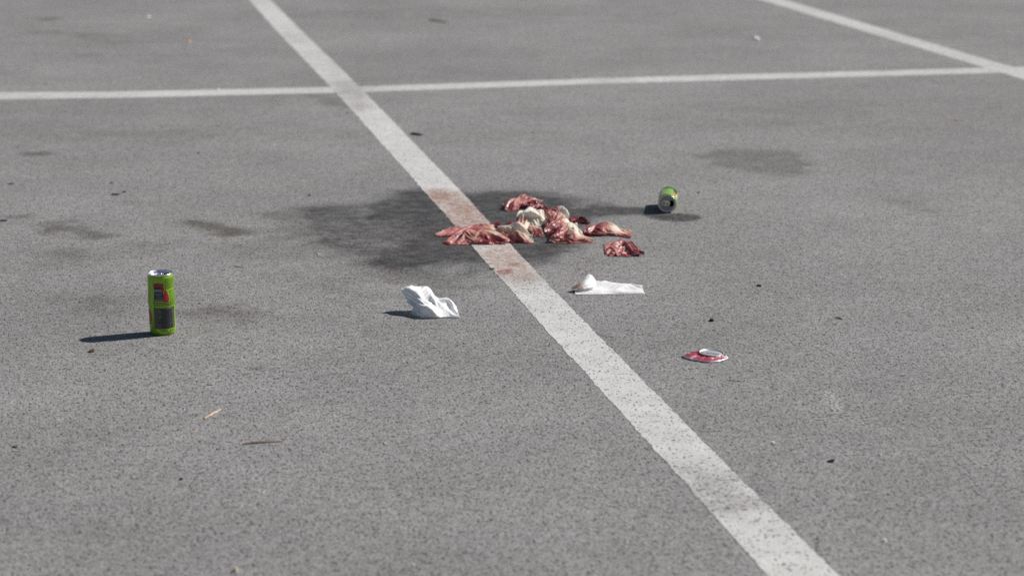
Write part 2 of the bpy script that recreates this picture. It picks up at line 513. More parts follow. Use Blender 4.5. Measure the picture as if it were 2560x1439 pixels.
build_line(LINE_CROSS, 0.0003, 200, [([(1500, 190), (1590, 188), (1590, 212), (1500, 214)], 0.3, 0.05), ([(880, 212), (960, 210), (960, 234), (900, 236)], 0.35, 0.08), ([(55, 240), (95, 240), (95, 252), (60, 252)], 0.5, 0.05), ([(180, 225), (300, 225), (300, 248), (180, 250)], 0.25, 0.1)], w0=0.20, across=12)
build_line(LINE_FAR, 0.0006, 300, w0=0.26)
build_line(LINE_LONG, 0.0006, 100, W_LONG, B_LONG, R_LONG, w0=0.06)

# ------------------------------------------------------------------ cloth solver
def catmull(P, n):
    """resample rows of control values (k, ...) to n by Catmull-Rom"""
    k = len(P)
    Q = np.concatenate([[2 * P[0] - P[1]], P, [2 * P[-1] - P[-2]]])
    u = np.linspace(0, k - 1, n)
    i = np.minimum(u.astype(int), k - 2); f = (u - i).reshape((-1,) + (1,) * (P.ndim - 1))
    p0, p1, p2, p3 = Q[i], Q[i + 1], Q[i + 2], Q[i + 3]
    return 0.5 * (2 * p1 + (p2 - p0) * f + (2 * p0 - 5 * p1 + 4 * p2 - p3) * f ** 2 + (3 * p1 - p0 - 3 * p2 + p3) * f ** 3)

def proj(A, B, rest, k, only_short=False):
    d = B - A
    L = np.sqrt((d * d).sum(-1)) + 1e-9
    c = (L - rest) / L
    if only_short: c = np.minimum(c, 0)
    d = d * (0.5 * k * c)[..., None]
    A += d
    B -= d

def crumple(base_y, rows, nu, nv, infl=1.12, anchor=0.06, steps=70, seed=0, jitter=0.0012, bend=0.15, zmin=0.0012,
            grav=0.00004, ripple=0.006, crease=1.0, lean=1.35):
    """A control net read from the photograph -> cloth grid that buckles into folds.
    rows: lists of (px, py, depth offset in mm behind the base line, stain)."""
    infl = 1 + (infl - 1) * 0.35
    Y0 = float(G(1279.5, base_y)[1])
    C = np.array(rows, float)
    k, c = C.shape[:2]
    W = at_depth(C[..., 0], C[..., 1], Y0 + C[..., 2] * lean / 1000.0)
    W[..., 2] = np.maximum(W[..., 2], zmin)
    D = np.concatenate([W, C[..., 3:4]], -1)
    D = catmull(D, nv)
    D = catmull(D.transpose(1, 0, 2), nu).transpose(1, 0, 2)
    P0 = D[..., :3].copy(); S = D[..., 3]
    r = np.random.default_rng(seed)
    P = P0 + r.normal(0, jitter, P0.shape)
    if ripple:
        uu, vv = np.meshgrid(np.linspace(0, 1, nu), np.linspace(0, 1, nv))
        fz = ripple * fbm(uu * 5, vv * 4, seed + 1, 3); fy = ripple * 1.3 * fbm(uu * 4.5, vv * 5, seed + 5, 3)
        P0[..., 2] += fz; P0[..., 1] += fy
        P0[..., 2] = np.maximum(P0[..., 2], zmin)
        P[..., 2] += fz; P[..., 1] += fy
    # irregular sharp creases in random directions, each fading out over a few centimetres
    du = np.gradient(P0, axis=1); dv = np.gradient(P0, axis=0)
    nr = np.cross(du, dv); nr /= np.linalg.norm(nr, axis=-1, keepdims=True) + 1e-9
    ss_ = np.cumsum(np.linalg.norm(du, axis=-1), 1) * 1000; tt_ = np.cumsum(np.linalg.norm(dv, axis=-1), 0) * 1000
    area = max(ss_.max() * tt_.max(), 1.0)
    hgt = np.zeros(ss_.shape)
    for k_ in range(int(np.clip(area / 900.0, 4, 12))):
        th = r.uniform(0, np.pi); lam = r.uniform(26, 62)
        c0, c1, rad = r.uniform(0, ss_.max()), r.uniform(0, tt_.max()), r.uniform(18, 44)
        q = ((ss_ - c0) * np.cos(th) + (tt_ - c1) * np.sin(th)) / lam + 0.5
        tri = 1 - 2 * np.sqrt((2 * np.abs(q - np.floor(q) - 0.5) - 0.0) ** 2 + 0.012)
        win = np.exp(-(((ss_ - c0) ** 2 + (tt_ - c1) ** 2) / rad ** 2))
        hgt += crease * 0.13 * lam * tri * win
    P0 = P0 + nr * (hgt / 1000)[..., None]
    P0[..., 2] = np.maximum(P0[..., 2], zmin)
    P = P + nr * (hgt / 1000)[..., None]
    ln = lambda a, b: np.linalg.norm(b - a, axis=-1)
    fu = infl * (1 + 0.35 * fbm(np.linspace(0, 5, nv)[:, None] + np.zeros((1, nu)), np.linspace(0, 5, nu)[None] + np.zeros((nv, 1)), seed + 2, 2))
    rh = ln(P0[:, :-1], P0[:, 1:]); rv = ln(P0[:-1], P0[1:])
    rh = np.maximum(rh, 0.5 * rh.mean()) * fu[:, :-1]; rv = np.maximum(rv, 0.5 * rv.mean()) * fu[:-1]
    rd = np.sqrt(((rh[:-1] + rh[1:]) / 2) ** 2 + ((rv[:, :-1] + rv[:, 1:]) / 2) ** 2)
    bh = rh[:, :-1] + rh[:, 1:]; bv = rv[:-1] + rv[1:]
    for st in range(steps):
        a = anchor * (1.0 if st < steps * 0.7 else 0.5)
        P += a * (P0 - P)
        P[..., 2] -= grav
        for _ in range(3):
            for o_ in (0, 1):
                A, B = P[:, o_:-1:2], P[:, o_ + 1::2]; m_ = min(A.shape[1], B.shape[1])
                proj(A[:, :m_], B[:, :m_], rh[:, o_::2][:, :m_], 0.9)
                A, B = P[o_:-1:2], P[o_ + 1::2]; m_ = min(len(A), len(B))
                proj(A[:m_], B[:m_], rv[o_::2][:m_], 0.9)
            for o_ in (0, 1):
                A, B = P[o_:-1:2, :-1], P[o_ + 1::2, 1:]; m_ = min(len(A), len(B))
                proj(A[:m_], B[:m_], rd[o_::2][:m_], 0.35)
                A, B = P[o_:-1:2, 1:], P[o_ + 1::2, :-1]; m_ = min(len(A), len(B))
                proj(A[:m_], B[:m_], rd[o_::2][:m_], 0.35)
            if bend:
                for o_ in (0, 1, 2, 3):
                    A, B = P[:, o_:-2:4], P[:, o_ + 2::4]; m_ = min(A.shape[1], B.shape[1])
                    if m_: proj(A[:, :m_], B[:, :m_], bh[:, o_::4][:, :m_], bend, True)
                    A, B = P[o_:-2:4], P[o_ + 2::4]; m_ = min(len(A), len(B))
                    if m_: proj(A[:m_], B[:m_], bv[o_::4][:m_], bend, True)
        P[..., 2] = np.maximum(P[..., 2], zmin)
    return P, S

def cloth_mat(name, wet=0.0):
    m = N(name)
    s = m.attr('stain')
    P = m.obj()
    n1 = m.noise(55, 4, 0.6, P, 0.6)
    n2 = m.noise(230, 3, 0.6, P)
    f = m.math('ADD', s, m.math('MULTIPLY', m.math('SUBTRACT', n1, 0.5), m.math('ADD', 0.25, m.math('MULTIPLY', s, 1.2))))
    f = m.math('ADD', f, m.math('MULTIPLY', m.math('SUBTRACT', n2, 0.5), 0.10))
    f = m.math('ADD', f, m.maprange(s, 0.3, 0.6, 0.0, 0.07))
    f = m.math('MULTIPLY', f, 0.833)
    c = m.ramp(f, [(0.0, (0.90, 0.855, 0.765)), (0.14, (0.85, 0.73, 0.60)), (0.24, (0.70, 0.47, 0.35)), (0.33, (0.58, 0.28, 0.225)),
                   (0.46, (0.50, 0.185, 0.165)), (0.62, (0.36, 0.100, 0.096)), (0.76, (0.23, 0.036, 0.040)), (0.88, (0.22, 0.020, 0.024)), (1.0, (0.14, 0.010, 0.014))])
    rough = m.maprange(f, 0.15, 0.7, 0.70, 0.33)
    weave = m.noise(900, 2, 0.5, P)
    fold = m.noise(48, 3, 0.55, P, 1.2)
    ridge = m.math('ABSOLUTE', m.math('SUBTRACT', fold, 0.5))
    hh = m.math('ADD', m.math('MULTIPLY', weave, 0.06), m.math('ADD', m.math('MULTIPLY', n2, 0.10), m.math('MULTIPLY', ridge, 2.6)))
    nrm = m.bump(hh, 0.35, 0.003)
    b = m.pbsdf(c, rough, 0.0, m.maprange(f, 0.1, 0.5, 0.2, 0.5), nrm)
    tr = m.n('ShaderNodeBsdfTranslucent'); m.l(c, tr.inputs['Color'])
    mx = m.n('ShaderNodeMixShader'); m.l(m.maprange(f, 0.05, 0.5, 0.22, 0.20), mx.inputs[0])
    m.l(b, mx.inputs[1]); m.l(tr.outputs[0], mx.inputs[2])
    return m.done(mx.outputs[0])

def tissue_mat():
    m = N('white_tissue')
    s = m.attr('stain')
    P = m.obj()
    n1 = m.noise(90, 4, 0.6, P)
    f = m.math('ADD', s, m.math('MULTIPLY', m.math('SUBTRACT', n1, 0.5), m.math('MULTIPLY', s, 1.2)))
    c = m.ramp(f, [(0.0, (0.92, 0.925, 0.93)), (0.18, (0.80, 0.77, 0.74)), (0.40, (0.66, 0.50, 0.43)), (0.65, (0.42, 0.20, 0.15)), (1.0, (0.20, 0.06, 0.05))])
    fold = m.noise(55, 3, 0.6, P, 1.0)
    ridge = m.math('ABSOLUTE', m.math('SUBTRACT', fold, 0.5))
    nrm = m.bump(m.math('ADD', m.math('MULTIPLY', m.noise(420, 3, 0.6, P), 0.1), m.math('MULTIPLY', ridge, 2.4)), 0.22, 0.003)
    b = m.pbsdf(c, 0.85, 0.0, 0.2, nrm)
    tr = m.n('ShaderNodeBsdfTranslucent'); m.l(c, tr.inputs['Color'])
    mx = m.n('ShaderNodeMixShader'); mx.inputs[0].default_value = 0.22
    m.l(b, mx.inputs[1]); m.l(tr.outputs[0], mx.inputs[2])
    return m.done(mx.outputs[0])

M_CLOTH = cloth_mat('stained_cloth')
M_TISSUE = tissue_mat()

def finish_cloth(o, thick=0.0005):
    # move the origin to the cloth's base
    me = o.data
    co = np.empty(len(me.vertices) * 3, np.float32); me.vertices.foreach_get('co', co)
    co = co.reshape(-1, 3)
    c = np.array([co[:, 0].mean(), co[:, 1].mean(), 0.0], np.float32)
    me.vertices.foreach_set('co', (co - c).ravel()); me.update()
    o.location = Vector(c.tolist())
    ss = o.modifiers.new('soft', 'SUBSURF'); ss.levels = 1; ss.render_levels = 1
    return o

RES = 0.9
def cloth(name, label, cat, base_y, rows, nu=44, nv=36, mat=None, group=None, **kw):
    P, S = crumple(base_y, rows, int(nu * RES), int(nv * RES), **kw)
    o = grid_obj(name, P, mat or M_CLOTH, {'stain': S})
    finish_cloth(o)
    return tag(o, label, cat, group)

GR = 'red-stained cloths in the pile'
cloth('stained_cloth', 'dusky pink cloth arched like a tube at the back of the pile', 'cloth', 528, [
    [(1262, 512, 60, .6), (1280, 503, 80, .6), (1298, 500, 90, .6), (1315, 497, 100, .7), (1330, 499, 100, .7), (1348, 503, 95, .5)],
    [(1259, 514, 25, .55), (1277, 498.5, 40, .5), (1296.5, 495.5, 50, .45), (1314, 490, 60, .6), (1329, 493, 70, .7), (1349, 501, 75, .6)],
    [(1262, 520, 10, .8), (1282, 511, 15, .7), (1298, 505, 35, .6), (1316, 501, 45, .7), (1334, 501, 55, .8), (1352, 501.5, 70, .4)],
    [(1267, 529, 0, .6), (1288, 529, 0, .8), (1300, 517, 25, .9), (1318, 511, 35, 1), (1337, 508, 50, .9), (1360, 501, 70, .3)]],
    seed=1, group=GR, infl=1.10)
cloth('stained_cloth', 'small crimson crumpled cloth behind the cream cloth', 'cloth', 536, [
    [(1316, 514, 75, .8), (1330, 510, 75, .7), (1346, 510, 75, .8), (1358, 514, 70, .75), (1366, 522, 55, .8)],
    [(1317, 517, 50, .85), (1330, 514, 50, .65), (1344, 513, 55, .75), (1358, 519, 50, .75), (1368, 527, 40, .85)],
    [(1318, 522, 30, .95), (1332, 521, 30, .85), (1344, 519, 35, .85), (1357, 526, 30, .85), (1366, 532, 25, .85)],
    [(1320, 527, 12, 1), (1333, 528, 12, .9), (1346, 528, 12, .9), (1357, 533, 10, 1), (1364, 537, 5, 1)]],
    nu=34, nv=26, seed=2, group=GR, infl=1.28, anchor=.04)
cloth('stained_cloth', 'pink cloth balled up in the middle of the pile with a white fold', 'cloth', 586, [
    [(1366, 527, 110, .6), (1378, 521, 115, .6), (1390, 517, 115, .5), (1403, 520, 110, .05), (1416, 528, 95, .15)],
    [(1364, 532, 85, .55), (1378, 526, 90, .6), (1391, 518, 90, .45), (1404, 525, 85, .08), (1420, 534, 80, .1)],
    [(1365, 542, 60, .35), (1380, 536, 55, .45), (1393, 534, 60, .5), (1407, 537, 65, .12), (1421, 544, 65, .05)],
    [(1365, 553, 35, .7), (1379, 549, 35, .55), (1393, 547, 40, .55), (1405, 546, 50, .5), (1417, 551, 50, .05)],
    [(1361, 565, 15, .8), (1373, 564, 18, .8), (1386, 560, 22, .7), (1397, 560, 28, .7), (1408, 562, 30, .45)],
    [(1360, 577, 0, .9), (1370, 582, 0, 1.0), (1380, 580, 0, .9), (1390, 576, 5, .9), (1402, 574, 10, .8)]],
    nu=46, nv=46, seed=3, group=GR, infl=1.24, anchor=.045)
cloth('stained_cloth', 'cream white cloth standing open like a cup on top of the pile', 'cloth', 592, [
    [(1291, 536, 92, .3), (1303, 529, 100, .1), (1325, 526, 104, .05), (1346, 529, 102, .05), (1362, 540, 92, .2)],
    [(1290.5, 535, 75, .12), (1302, 526.5, 80, .05), (1325, 523.8, 85, .0), (1347, 526.5, 85, .05), (1363.5, 538, 75, .15)],
    [(1290, 546, 58, .42), (1305, 533, 60, .05), (1328, 530, 62, .0), (1347, 534, 62, .05), (1362, 546, 58, .2)],
    [(1294, 557, 44, .48), (1311, 546, 56, .30), (1328, 543, 66, .12), (1342, 546, 60, .12), (1359, 553, 46, .15)],
    [(1301, 564, 32, .4), (1316, 561, 44, .12), (1328, 557, 52, .12), (1337, 560, 42, .12), (1356, 560, 32, .15)],  # cup's inside: its tan shade is put into the stain values
    [(1314, 570, 25, .35), (1323, 572, 25, .3), (1330, 573, 25, .35), (1336, 571, 25, .3), (1352, 566, 25, .25)],
    [(1328, 580, 8, .5), (1333, 583, 8, .55), (1340, 584, 5, .55), (1348, 582, 8, .5), (1356, 580, 10, .45)],
    [(1331, 588, 0, .6), (1336, 593, 0, .55), (1342, 595, 0, .45), (1352, 592, 0, .4), (1361, 588, 0, .35)]],
    nu=44, nv=52, seed=4, group=GR, infl=1.06, anchor=.10, bend=.25)
cloth('stained_cloth', 'pale pink cloth with a whitish back in front of the cream cloth', 'cloth', 608, [
    [(1243, 567, 95, .2), (1262, 562, 90, .1), (1280, 559, 90, .05), (1293, 557, 85, .05), (1304, 564, 75, .2)],
    [(1250, 577, 60, .4), (1266, 569, 60, .15), (1284, 567, 55, .08), (1300, 570, 50, .08), (1318, 577, 40, .2)],
    [(1258, 586, 35, .6), (1272, 580, 35, .45), (1290, 581, 30, .3), (1307, 583, 25, .15), (1326, 584, 20, .1)],
    [(1266, 594, 15, .7), (1280, 594, 12, .6), (1296, 595, 10, .5), (1312, 596, 5, .3), (1332, 592, 10, .12)],
    [(1276, 602, 0, .8), (1288, 605, 0, .8), (1302, 608, 0, .85), (1316, 610, -3, .85), (1337, 607, 0, .25)]],
    seed=5, group=GR, infl=1.07, anchor=.08, bend=.25)
cloth('stained_cloth', 'pink cloth with a pointed pale tip, at the left end of the pile', 'cloth', 592, [
    [(1090, 585.5, 25, .35), (1112, 573, 50, .6), (1135, 569.5, 70, .6), (1160, 569, 85, .65), (1185, 562, 100, .55), (1210, 560, 105, .5), (1232, 563, 100, .35)],
    [(1089, 586.5, 12, .35), (1112, 577, 30, .55), (1136, 573, 45, .55), (1160, 573, 55, .65), (1185, 567, 70, .55), (1210, 565, 70, .45), (1234, 568, 65, .25)],
    [(1090, 587.5, 5, .4), (1112, 584, 12, .7), (1136, 584, 20, .85), (1160, 583, 25, .85), (1185, 577, 30, .75), (1212, 575, 35, .45), (1238, 576, 30, .3)],
    [(1091, 588, 0, .45), (1114, 590, 0, .55), (1134, 594, 0, .55), (1158, 596, 0, .75), (1185, 590, 0, .75), (1212, 588, 5, .55), (1240, 584, 10, .45)]],
    nu=60, nv=30, seed=6, group=GR, infl=1.14)
cloth('stained_cloth', 'rumpled salmon pink cloth lying across the white line at the front of the pile', 'cloth', 612, [
    [(1112, 603, 30, .55), (1138, 589, 60, .5), (1160, 574, 80, .45), (1185, 575, 90, .45), (1210, 575, 95, .45), (1240, 580, 90, .4), (1270, 594, 60, .3)],
    [(1110, 605, 12, .55), (1138, 592, 35, .55), (1164, 572, 50, .45), (1186, 579, 50, .5), (1209, 577, 55, .45), (1240, 584, 50, .2), (1274, 598, 30, .25)],
    [(1114, 607, 8, .6), (1140, 598, 20, .6), (1165, 585, 30, .55), (1187, 588, 22, .32), (1210, 589, 25, .65), (1240, 594, 20, .8), (1276, 600, 15, .3)],
    [(1117, 608, 4, .6), (1140, 605, 8, .5), (1164, 598, 12, .45), (1186, 601, 6, .45), (1210, 603, 6, .75), (1238, 604, 4, .85), (1262, 604, 5, .5)],
    [(1120, 609, 0, .6), (1142, 611, 0, .5), (1160, 611, 0, .5), (1184, 612, 0, .6), (1208, 614, -3, .8), (1236, 611, 0, .95), (1256, 606, 0, .6)]],
    nu=64, nv=38, seed=7, group=GR, infl=1.17, anchor=.05)
cloth('stained_cloth', 'pink and white cloth draped to a point over the front right of the pile', 'cloth', 608, [
    [(1402, 549, 85, .35), (1410, 550, 90, .15), (1422, 551, 95, .0), (1433, 552, 95, .0), (1440, 558, 85, .05)],
    [(1397, 562, 55, .75), (1410, 558, 60, .4), (1425, 560, 60, .15), (1438, 567, 55, .0), (1447, 574, 50, .05)],
    [(1392, 577, 30, .8), (1408, 576, 28, .6), (1424, 574, 35, .3), (1442, 580, 35, .08), (1460, 586, 35, .15)],
    [(1386, 590, 15, .75), (1406, 591, 10, .7), (1426, 592, 13, .5), (1448, 592, 18, .3), (1473, 594, 22, .3)],
    [(1376, 600, 5, .45), (1402, 598, 4, .5), (1426, 602, 8, .55), (1452, 602, 8, .4), (1486, 598, 8, .2)],
    [(1373, 603, 0, .45), (1400, 608, 0, .5), (1424, 611, 0, .6), (1455, 610, 0, .7), (1481, 605, 0, .45)]],
    nu=50, nv=44, seed=8, group=GR, infl=1.10, anchor=.07, bend=.2)
cloth('stained_cloth', 'dark crimson soaked cloth flattened behind the pointed drape', 'cloth', 563, [
    [(1420, 541, 75, .7), (1436, 543, 78, .95), (1452, 547, 75, 1.0), (1472, 560, 20, .95)],
    [(1424, 545, 48, .85), (1438, 548, 52, 1.0), (1452, 553, 45, 1.0), (1473, 562, 10, .95)],
    [(1428, 551, 28, .85), (1440, 556, 25, 1.0), (1454, 560, 12, 1.05), (1474, 564, 0, .95)]],
    nu=34, nv=22, seed=9, group=GR, infl=1.22)
cloth('stained_cloth', 'brownish red and cream cloth humped at the right end of the pile', 'cloth', 594, [
    [(1460, 570, 65, .6), (1482, 565, 85, .6), (1508, 560, 95, .55), (1532, 566, 95, .25), (1556, 577, 80, .35), (1578, 583, 55, .45)],
    [(1459, 572, 40, .7), (1482, 567, 50, .65), (1508, 558, 55, .6), (1532, 563, 55, .12), (1555, 576, 45, .12), (1579, 585, 35, .45)],
    [(1459, 577, 25, .95), (1483, 574, 26, .85), (1508, 569, 26, .65), (1532, 574, 26, .2), (1554, 582, 23, .4), (1578, 592, 18, .55)],
    [(1460, 582, 10, 1), (1485, 583, 12, .8), (1510, 581, 14, .5), (1532, 582, 14, .22), (1552, 589, 12, .7), (1576, 598, 5, .75)],
    [(1465, 586, 4, 1), (1487, 588, 12, .85), (1512, 589, 14, .7), (1532, 590, 14, .7), (1552, 595, 8, .85), (1575, 603, -12, .85)]],
    nu=54, nv=34, seed=10, group=GR, infl=1.07, anchor=.08, bend=.2)
cloth('stained_cloth', 'dusky pink crumpled cloth lying apart beyond the pile on its lower right', 'cloth', 641, [
    [(1512, 614, 100, .55), (1528, 606, 115, .55), (1552, 602, 125, .6), (1570, 604, 120, .6), (1580, 614, 90, .6), (1590, 623, 55, .6)],
    [(1511, 620, 65, .45), (1528, 610, 75, .6), (1550, 604, 80, .6), (1568, 602, 80, .55), (1584, 617, 55, .6), (1600, 628, 25, .6)],
    [(1512, 627, 40, .5), (1529, 618, 45, .5), (1549, 619, 42, .7), (1566, 612, 50, .55), (1584, 624, 30, .6), (1606, 630, 12, .65)],
    [(1514, 632, 20, .55), (1529, 630, 22, .45), (1548, 630, 18, .65), (1566, 627, 20, .6), (1584, 633, 10, .6), (1609, 632, 5, .7)],
    [(1520, 637, 3, .65), (1532, 640, 0, .6), (1548, 643, 0, .65), (1566, 645, -5, .75), (1584, 640, -2, .7), (1612, 632.5, 0, .75)]],
    nu=52, nv=44, seed=11, group=GR, infl=1.16, anchor=.05)
# soaked scraps between the cloths
cloth('cloth_scrap', 'bright red soaked scrap behind the left cloths on the white line', 'cloth scrap', 572, [
    [(1227, 560, 55, 1), (1236, 557, 58, .9), (1244, 557, 58, .9), (1252, 561, 50, 1)],
    [(1228, 564, 35, .95), (1236, 562, 38, .85), (1244, 562, 38, .85), (1252, 565, 34, 1)],
    [(1229, 569, 18, 1), (1237, 570, 15, .9), (1245, 570, 15, .9), (1251, 569, 18, 1)]],
    nu=26, nv=16, seed=12, infl=1.35, anchor=.03)
cloth('cloth_scrap', 'purplish red scrap left of the cream cloth', 'cloth scrap', 570, [
    [(1266, 559, 45, 1), (1276, 555, 50, .9), (1288, 552, 52, .8), (1294, 554, 45, .8)],
    [(1267, 562, 28, 1), (1277, 559, 30, 1), (1288, 557, 32, .9), (1294, 559, 28, .9)],
    [(1269, 565, 12, 1), (1278, 564, 12, 1), (1288, 562, 15, 1), (1293, 563, 12, 1)]],
    nu=24, nv=14, seed=13, infl=1.25, anchor=.04)
cloth('cloth_scrap', 'deep red wet scrap in the gap below the balled cloth', 'cloth scrap', 588, [
    [(1366, 578, 30, 1), (1373, 576, 32, .85), (1380, 578, 28, 1)],
    [(1366, 582, 15, 1), (1373, 581, 14, .8), (1381, 582, 14, 1)],
    [(1367, 587, 2, 1), (1374, 588, 0, .9), (1380, 587, 2, 1)]],
    nu=18, nv=14, seed=14, infl=1.25, anchor=.04)

# white paper napkins
cloth('paper_napkin', 'crumpled white paper napkin standing up and casting a shadow to its left', 'napkin', 794, [
    [(1001, 723, 58, 0), (1020, 715, 62, 0), (1045, 716.5, 72, 0), (1071, 715, 75, 0), (1090, 740, 75, 0), (1118, 742, 70, 0), (1130, 752, 60, 0)],
    [(1006, 733, 52, 0), (1024, 726, 50, 0), (1047, 730, 40, 0), (1075, 727, 55, 0), (1090, 748, 48, 0), (1119, 748, 50, 0), (1137, 764, 45, 0)],
    [(1012, 745, 48, 0), (1030, 741, 40, 0), (1052, 743, 26, 0), (1077, 745, 32, 0), (1096, 758, 28, 0), (1120, 761, 36, 0), (1142, 777, 30, 0)],
    [(1019, 754, 42, 0), (1038, 755, 25, 0), (1052, 758, 14, 0), (1076, 764, 13, 0), (1098, 771, 18, 0), (1121, 776, 22, 0), (1146, 787, 15, 0)],
    [(1031, 764, 22, .15), (1042, 767, 12, 0), (1056, 772, 4, 0), (1070, 766, -4, 0), (1098, 780, 3, 0), (1121, 785, 8, 0), (1148, 793, 5, 0)],
    [(1027, 773, 12, .1), (1041, 780, 4, 0), (1060, 786, 0, 0), (1077, 785, -9, 0), (1098, 789, -6, 0), (1121, 791, 0, 0), (1149, 798, 0, 0)],
    [(1031, 781, 4, 0), (1044, 787, 0, 0), (1062, 791, 0, 0), (1078, 797, -6, 0), (1096, 796, -4, 0), (1124, 795, 0, .05), (1150, 799, -3, 0)]],
    nu=64, nv=50, mat=M_TISSUE, seed=21, infl=1.10, anchor=.08, bend=.2, jitter=.0006, ripple=.004, crease=.55, lean=1.2)

P1, S1 = crumple(735, [
    [(1478, 701, 78, 0), (1500, 701, 78, 0), (1530, 705, 80, 0), (1565, 708.5, 78, 0), (1603, 711, 75, 0)],
    [(1460, 712, 62, 0), (1490, 711, 60, 0), (1525, 713, 62, 0), (1565, 714, 62, 0), (1605, 716, 55, 0)],
    [(1441, 721, 38, .05), (1480, 721, 38, 0), (1520, 722, 40, 0), (1562, 721.5, 40, 0), (1608, 723, 36, 0)],
    [(1435, 727, 14, 0), (1476, 728, 14, 0), (1520, 728.5, 15, 0), (1562, 727.5, 16, 0), (1610, 728, 18, 0)],
    [(1437, 731, 4, 0), (1478, 731.5, 2, 0), (1520, 731, 3, 0), (1562, 730, 4, 0), (1610, 730, 8, 0)],
    [(1440, 738, -6, 0), (1480, 737, -5, 0), (1522, 735.5, -2, 0), (1562, 734.5, 0, 0), (1610, 733, 3, 0)]],
    34, 22, infl=1.025, anchor=.12, seed=22, jitter=.0004, bend=.3, ripple=.002, crease=.25, lean=1.0)
P2, S2 = crumple(735, [
    [(1448, 704, 48, .42), (1462, 693, 52, .10), (1474, 683, 56, 0), (1482, 692, 60, 0), (1489, 700, 64, 0)],
    [(1440, 712, 38, .62), (1456, 703, 36, .12), (1470, 697, 34, .0), (1480, 704, 42, 0), (1489, 709, 48, 0)],
    [(1430, 719, 30, .55), (1446, 714, 20, .6), (1462, 712, 16, .1), (1476, 714, 24, 0), (1487, 716, 36, 0)],
    [(1421, 723, 24, .6), (1436, 722.5, 14, .45), (1452, 720, 10, .15), (1466, 719, 14, 0), (1482, 720, 28, 0)]],
    20, 16, infl=1.03, anchor=.1, seed=23, jitter=.0004, bend=.25, ripple=.002, crease=.3, lean=1.0)
n1, n2 = P1.shape[0] * P1.shape[1], P2.shape[0] * P2.shape[1]
def quads(n, m, off=0):
    i = np.arange(n * m).reshape(n, m) + off
    return np.stack([i[:-1, :-1], i[:-1, 1:], i[1:, 1:], i[1:, :-1]], -1).reshape(-1, 4).tolist()
o = mesh_obj('paper_napkin', np.concatenate([P1.reshape(-1, 3), P2.reshape(-1, 3)]),
             quads(*P1.shape[:2]) + quads(*P2.shape[:2], off=n1), M_TISSUE,
             attrs={'stain': np.concatenate([S1.ravel(), S2.ravel()])})
finish_cloth(o)
tag(o, 'flat folded white paper napkin with a raised corner stained brownish red', 'napkin')

# ------------------------------------------------------------------ drink cans
def metal_mat(name, color=(0.80, 0.80, 0.81), rough=0.28):
    m = N(name)
    nz = m.noise(160, 3, 0.6, m.obj())
    r = m.maprange(nz, 0.3, 0.7, rough * 0.8, rough * 1.3)
    return m.done(m.pbsdf(color, r, 1.0, 0.5, m.bump(nz, 0.08, 0.0008)))
def can_paint(name, color):
    m = N(name)
    nz = m.noise(60, 4, 0.6, m.obj())
    k = m.maprange(nz, 0.3, 0.7, 0.93, 1.06)
    c = m.mix(1.0, color, k, 'MULTIPLY')
    sc = m.noise(500, 2, 0.5, m.obj())
    c = m.mix(m.math('MULTIPLY', m.math('GREATER_THAN', sc, 0.74), 0.6), c, (0.5, 0.5, 0.48))
    return m.done(m.pbsdf(c, 0.22, 0.15, 0.6, m.bump(nz, 0.12, 0.001)))
M_ALU = metal_mat('can_aluminium')
M_ALU_SHADE = metal_mat('can_aluminium_shade', (0.34, 0.325, 0.32), 0.42)  # darker copy of the aluminium with the lying lid's shade in its colour
M_GREEN = can_paint('can_green', (0.245, 0.45, 0.020))
M_INK = simple('can_black_ink', (0.012, 0.014, 0.012), 0.35, 0, 0.5)
M_DKGREEN = simple('can_dark_green_ink', (0.020, 0.055, 0.008), 0.35, 0, 0.5)
M_RED = simple('can_red_ink', (0.36, 0.018, 0.030), 0.35, 0, 0.5)
M_GREY = simple('can_grey_ink', (0.23, 0.23, 0.25), 0.35, 0, 0.5)
M_FAINT = simple('can_faint_ink', (0.16, 0.165, 0.16), 0.35, 0, 0.5)
M_ORANGE = simple('can_orange_ink', (0.62, 0.14, 0.02), 0.35, 0, 0.5)
M_WHITE = simple('can_white_ink', (0.62, 0.64, 0.58), 0.35, 0, 0.5)
M_HOLLOW = simple('can_inside_shade', (0.05, 0.05, 0.05), 0.6, 0.6, 0.4)  # dark, with the shade inside a can put into the colour

RB = 26.5
def can_profile(Hc):
    return np.array([(14, 4.0), (19, 1.2), (20.5, 0.0), (22.5, 0.6), (25.0, 4.0), (26.2, 7.0), (RB, 9.5)] +
                    [(RB, z) for z in np.linspace(12, Hc - 15, 34)] +
                    [(26.5, Hc - 12.0), (26.35, Hc - 9.5), (25.9, Hc - 7), (25.2, Hc - 4.8), (24.7, Hc - 3.4)])

